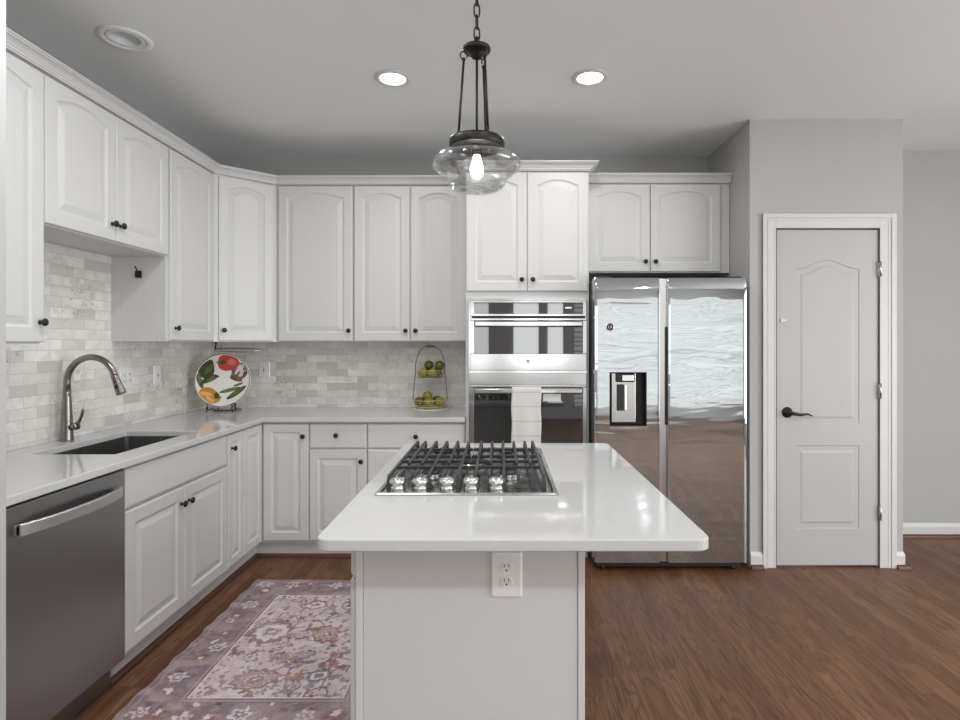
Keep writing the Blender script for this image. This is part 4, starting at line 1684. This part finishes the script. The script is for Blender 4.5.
b = MB(PM)
b.lathe([(0.001, -0.006), (0.09, -0.006), (0.095, -0.002), (pr * 0.97, 0.012), (pr, 0.022), (pr * 0.985, prof_z(pr * 0.985) + 0.001)] +
        [(pr * q, prof_z(pr * q)) for q in (0.95, 0.88, 0.8, 0.7, 0.6, 0.5, 0.3, 0.005)], None, 64)
cols = [plain('glaze_white', (0.78, 0.77, 0.74), 0.18), plain('glaze_red', (0.52, 0.055, 0.035), 0.2, var=0.35, scale=18), plain('glaze_dark_green', (0.055, 0.075, 0.022), 0.2, var=0.5, scale=60),
        plain('glaze_green', (0.13, 0.16, 0.045), 0.2, var=0.4, scale=30), plain('glaze_orange', (0.58, 0.25, 0.045), 0.2, var=0.3, scale=18), plain('glaze_purple', (0.20, 0.075, 0.10), 0.2, var=0.4, scale=30),
        plain('glaze_rim', (0.16, 0.11, 0.10), 0.25), plain('glaze_pale_pink', (0.66, 0.56, 0.54), 0.2), plain('glaze_light_orange', (0.72, 0.42, 0.13), 0.2), plain('glaze_light_red', (0.66, 0.16, 0.11), 0.2)]


def paint(pts, ci, lift=0.0006):
    """a painted patch: outline in units of the plate radius, lying on the glaze"""
    cx = sum(p[0] for p in pts) / len(pts)
    cy = sum(p[1] for p in pts) / len(pts)
    n = len(pts)
    v, f = [], []
    K = 4
    for k in range(1, K + 1):
        for x, y in pts:
            X, Y = (cx + (x - cx) * k / K) * pr, (cy + (y - cy) * k / K) * pr
            v.append((X, Y, prof_z(math.hypot(X, Y)) + lift))
    v.append((cx * pr, cy * pr, prof_z(math.hypot(cx, cy) * pr) + lift))
    for k in range(K - 1):
        for i in range(n):
            j = (i + 1) % n
            f.append((k * n + i, k * n + j, (k + 1) * n + j, (k + 1) * n + i))
    for i in range(n):
        f.append((len(v) - 1, i, (i + 1) % n))
    b.mi = ci
    b.raw(v, f, True)
    b.mi = 0


def ell(cx, cy, rx, ry, rot=0, n=22, lobes=0, amp=0.0, taper=0.0):
    o = []
    rx, ry = rx * 1.22, ry * 1.24
    for i in range(n):
        a = 2 * PI * i / n
        k = 1 + amp * math.cos(lobes * a)
        x, y = rx * math.cos(a) * k, ry * math.sin(a) * k * (1 - taper * math.cos(a))
        X, Y = cx + x * math.cos(rot) - y * math.sin(rot), cy + x * math.sin(rot) + y * math.cos(rot)
        k = min(1.0, 0.93 / max(1e-6, math.hypot(X, Y)))
        o.append((X * k, Y * k))
    return o


# rim line
for k in range(60):
    a0, a1 = 2 * PI * k / 60, 2 * PI * (k + 1) / 60
    paint([(0.985 * math.cos(a0), 0.985 * math.sin(a0)), (0.985 * math.cos(a1), 0.985 * math.sin(a1)), (0.955 * math.cos(a1), 0.955 * math.sin(a1)), (0.955 * math.cos(a0), 0.955 * math.sin(a0))], 6, 0.0012)
paint(ell(0.16, 0.64, 0.33, 0.24, -0.1, 24, 3, 0.07), 1)                   # red pepper
paint(ell(0.28, 0.68, 0.12, 0.10, -0.2), 9, 0.0011)
paint(ell(-0.03, 0.66, 0.09, 0.07, 0.3, 16, 5, 0.2), 2, 0.0014)
paint(ell(-0.17, 0.64, 0.09, 0.025, -0.2), 3, 0.0014)
paint(ell(-0.56, 0.42, 0.30, 0.20, 1.2, 24, 0, 0, 0.45), 2)                # artichoke
for q in range(4):
    for s in range(3):
        paint(ell(-0.63 + 0.055 * q + 0.03 * s, 0.28 + 0.09 * s + 0.03 * q, 0.05, 0.025, 1.1), 3, 0.0012)
paint(ell(-0.80, -0.03, 0.24, 0.07, -1.2, 20), 3)                          # its leaves
paint(ell(-0.66, -0.02, 0.20, 0.05, 0.9, 20), 2, 0.0009)
paint(ell(-0.46, 0.03, 0.26, 0.07, 0.45, 20), 3)
paint(ell(-0.26, 0.16, 0.10, 0.04, -0.3, 14), 2, 0.0009)
paint(ell(0.60, 0.34, 0.27, 0.24, 0.7, 24, 3, 0.04), 5)                    # radicchio
paint(ell(0.52, 0.40, 0.05, 0.18, -0.5), 7, 0.0011)
paint(ell(0.66, 0.44, 0.05, 0.14, -0.4), 7, 0.0011)
paint(ell(0.68, 0.25, 0.06, 0.14, -0.9), 7, 0.0011)
paint(ell(0.76, 0.24, 0.04, 0.09, -0.4), 2, 0.0012)
paint(ell(0.46, 0.05, 0.20, 0.07, -0.3), 3, 0.0010)
paint(ell(0.35, 0.11, 0.12, 0.04, -0.9), 3, 0.0010)
paint(ell(0.26, -0.36, 0.32, 0.055, 0.25, 20), 3)                          # pods
paint(ell(0.50, -0.46, 0.34, 0.075, 0.62, 20), 2, 0.0008)
paint(ell(0.50, -0.45, 0.26, 0.035, 0.62, 20), 3, 0.0012)
paint(ell(0.55, -0.16, 0.16, 0.035, 0.35, 16), 3)
paint(ell(-0.46, -0.58, 0.33, 0.24, -0.35, 24, 3, 0.07), 4)                # orange pepper
paint(ell(-0.56, -0.50, 0.17, 0.06, -0.2), 8, 0.0011)
paint(ell(-0.40, -0.70, 0.15, 0.05, -0.6), 8, 0.0011)
paint(ell(-0.20, -0.56, 0.07, 0.10, 0.3, 16, 5, 0.2), 2, 0.0014)
paint(ell(-0.10, -0.62, 0.08, 0.025, -0.2), 3, 0.0014)
tag(b.build('decorative_plate', cols, None, (pcx, pcy, CT + 0.030), fix=True), 'large white plate painted with vegetables, propped in the corner of the worktop', 'plate')

# wire easel
t = thing('plate_stand', 'black wire easel with scrolled feet holding up the vegetable plate', 'stand', (pcx, pcy, CT))
SM = T(pcx, pcy, CT) @ Matrix.Rotation(face, 4, 'Z')
for sx_ in (-0.085, 0.085):
    b = MB(SM)
    b.tube([(sx_, 0.100, 0.004), (sx_ * 0.98, 0.04, 0.020), (sx_ * 0.98, -0.02, 0.022), (sx_, -0.058, 0.020), (sx_, -0.066, 0.0045)], 0.0032, 8)
    sc_ = [(sx_, -0.052, 0.0205)]
    for a in np.linspace(-PI / 2, 1.3 * PI, 16):
        sc_.append((sx_ + 0.011 * math.cos(a) * (1 if sx_ > 0 else 0.35), -0.058, 0.034 + 0.013 * math.sin(a)))
    if sx_ > 0:
        for a in np.linspace(1.3 * PI, -0.4 * PI, 12):
            sc_.append((sx_ + 0.010 * math.cos(a), -0.058, 0.056 + 0.010 * math.sin(a)))
    else:
        sc_.append((sx_, -0.058, 0.068))
    b.tube(sc_, 0.0032, 8)
    b.build('foot', M['black'], t)
b = MB(SM)
b.tube([(-0.085, 0.060, 0.006), (0.085, 0.060, 0.006)], 0.0035, 8)
b.tube([(-0.06, 0.060, 0.006), (-0.05, 0.088, 0.16), (0.0, 0.105, 0.24), (0.05, 0.088, 0.16), (0.06, 0.060, 0.006)], 0.0035, 8)
b.build('back_frame', M['black'], t)

# ------------------------------------------------------------------ two-tier fruit stand
bx_, by_ = -0.502, 4.10
t = thing('fruit_stand', 'two-tier wire fruit basket with wooden handle on the back worktop', 'basket', (bx_, by_, CT))


def basket(z0, r0, z1, r1, name):
    b = MB()
    ring = lambda r, z, n=40: [(bx_ + r * math.cos(2 * PI * i / n), by_ + r * math.sin(2 * PI * i / n), z) for i in range(n)]
    b.tube(ring(r1, z1), 0.0028, 6, True)
    b.tube(ring(r0, z0), 0.0028, 6, True)
    for f in (0.33, 0.66):
        b.tube(ring(r0 + (r1 - r0) * f, z0 + (z1 - z0) * f), 0.0010, 5, True)
    for k in range(24):
        a = 2 * PI * k / 24
        b.tube([(bx_ + r0 * math.cos(a), by_ + r0 * math.sin(a), z0), (bx_ + r1 * math.cos(a), by_ + r1 * math.sin(a), z1)], 0.0013, 5)
    for k in range(-5, 6):
        q = k / 6 * r0
        h = math.sqrt(r0 * r0 - q * q)
        b.tube([(bx_ + q, by_ - h, z0), (bx_ + q, by_ + h, z0)], 0.0013, 5)
        b.tube([(bx_ - h, by_ + q, z0), (bx_ + h, by_ + q, z0)], 0.0013, 5)
    return b.build(name, M['brass_wire'], t)


basket(0.948, 0.108, 0.996, 0.124, 'lower_basket')
basket(1.152, 0.086, 1.206, 0.103, 'upper_basket')
b = MB()
b.lathe([(0.118, 0.0), (0.126, 0.004), (0.122, 0.008), (0.02, 0.009)], T(bx_, by_, CT + 0.0006), 36)
b.build('base_plate', M['plastic'], t)
for k in range(6):
    a = 2 * PI * k / 6 + 0.3
    b = MB()
    b.cyl((bx_ + 0.100 * math.cos(a), by_ + 0.100 * math.sin(a), CT + 0.008), (bx_ + 0.100 * math.cos(a), by_ + 0.100 * math.sin(a), 0.948), 0.003, seg=8)
    b.build('foot', M['wire'], t)
b = MB()
pts = []
for s in (-1, 1):
    q = [(bx_ + s * 0.124, by_, 0.990), (bx_ + s * 0.117, by_, 1.08), (bx_ + s * 0.108, by_, 1.17), (bx_ + s * 0.106, by_, 1.206), (bx_ + s * 0.104, by_, 1.26), (bx_ + s * 0.088, by_, 1.315), (bx_ + s * 0.066, by_, 1.355), (bx_ + s * 0.036, by_, 1.376)]
    pts.append(q)
b.tube(pts[0] + list(reversed(pts[1])), 0.0030, 8)
b.build('hoop', M['wire'], t)
b = MB()
b.lathe([(0.005, 0), (0.0095, 0.006), (0.0105, 0.034), (0.0095, 0.062), (0.005, 0.068)], orient((bx_ - 0.034, by_, 1.378), (bx_ + 0.034, by_, 1.378)), 14)
b.build('handle', M['wood'], t)


# fruit
def make_fruit(mat):
    b = MB()
    prof = []
    for k in range(13):
        a = PI * k / 12
        r = 0.0345 * math.sin(a) * (1 + 0.04 * math.cos(a)) + 0.0005
        zz = -0.0345 * math.cos(a) * 0.97
        if k >= 11:
            zz -= 0.004 * (k - 10)
        prof.append((r, zz))
    b.lathe(prof, None, 24)
    o = b.build('green_fruit', mat)
    b = MB()
    b.tube([(0, 0, 0.022), (0.001, 0, 0.032), (0.003, 0, 0.038)], 0.0014, 6)
    s_ = b.build('stem', M['stem'], o)
    return o


f1, f2 = make_fruit(M['lime']), make_fruit(M['lime2'])
zl, zu = 0.9505 + 0.0345, 1.1545 + 0.0345
spots = [  # x, y offset, z, which, label
    (-0.072, -0.030, zl, 0, 'dark green fruit at the front left of the lower basket'),
    (0.000, -0.070, zl, 1, 'yellowish fruit in the middle of the front of the lower basket'),
    (0.070, -0.030, zl, 1, 'yellow-green fruit at the front right of the lower basket'),
    (-0.042, 0.048, zl, 0, 'green fruit at the back left of the lower basket'),
    (0.042, 0.050, zl, 0, 'dark green fruit at the back right of the lower basket'),
    (-0.018, -0.006, zl + 0.036, 1, 'yellow-green fruit on top of the pile in the lower basket'),
    (-0.045, -0.025, zu, 1, 'yellow-green fruit at the left of the upper basket'),
    (0.022, -0.047, zu, 1, 'yellow-green fruit at the front of the upper basket, low behind the wires'),
    (-0.018, 0.046, zu, 0, 'green fruit at the back of the upper basket'),
    (0.046, 0.018, zu, 0, 'green fruit at the right of the upper basket under another'),
    (-0.008, -0.005, zu + 0.051, 0, 'dark green fruit on top of the upper basket, left of the other one'),
    (0.066, -0.040, zu + 0.050, 0, 'dark green fruit on top of the upper basket at its right edge'),
]
for k, (dx, dy, zz, wch, lab) in enumerate(spots):
    src = (f1, f2)[wch]
    first = 'label' not in src.keys()
    o = src if first else copy_tree(src)
    o.location = (bx_ + dx * (1.08 if zz > 1.1 else 1.0), by_ + dy * (1.08 if zz > 1.1 else 1.0), zz + (0.003 if 'top' in lab else 0))
    o.rotation_euler = (random.uniform(-0.5, 0.5), random.uniform(-0.5, 0.5), random.uniform(0, 6))
    tag(o, lab, 'fruit', 'green fruit in the wire basket')
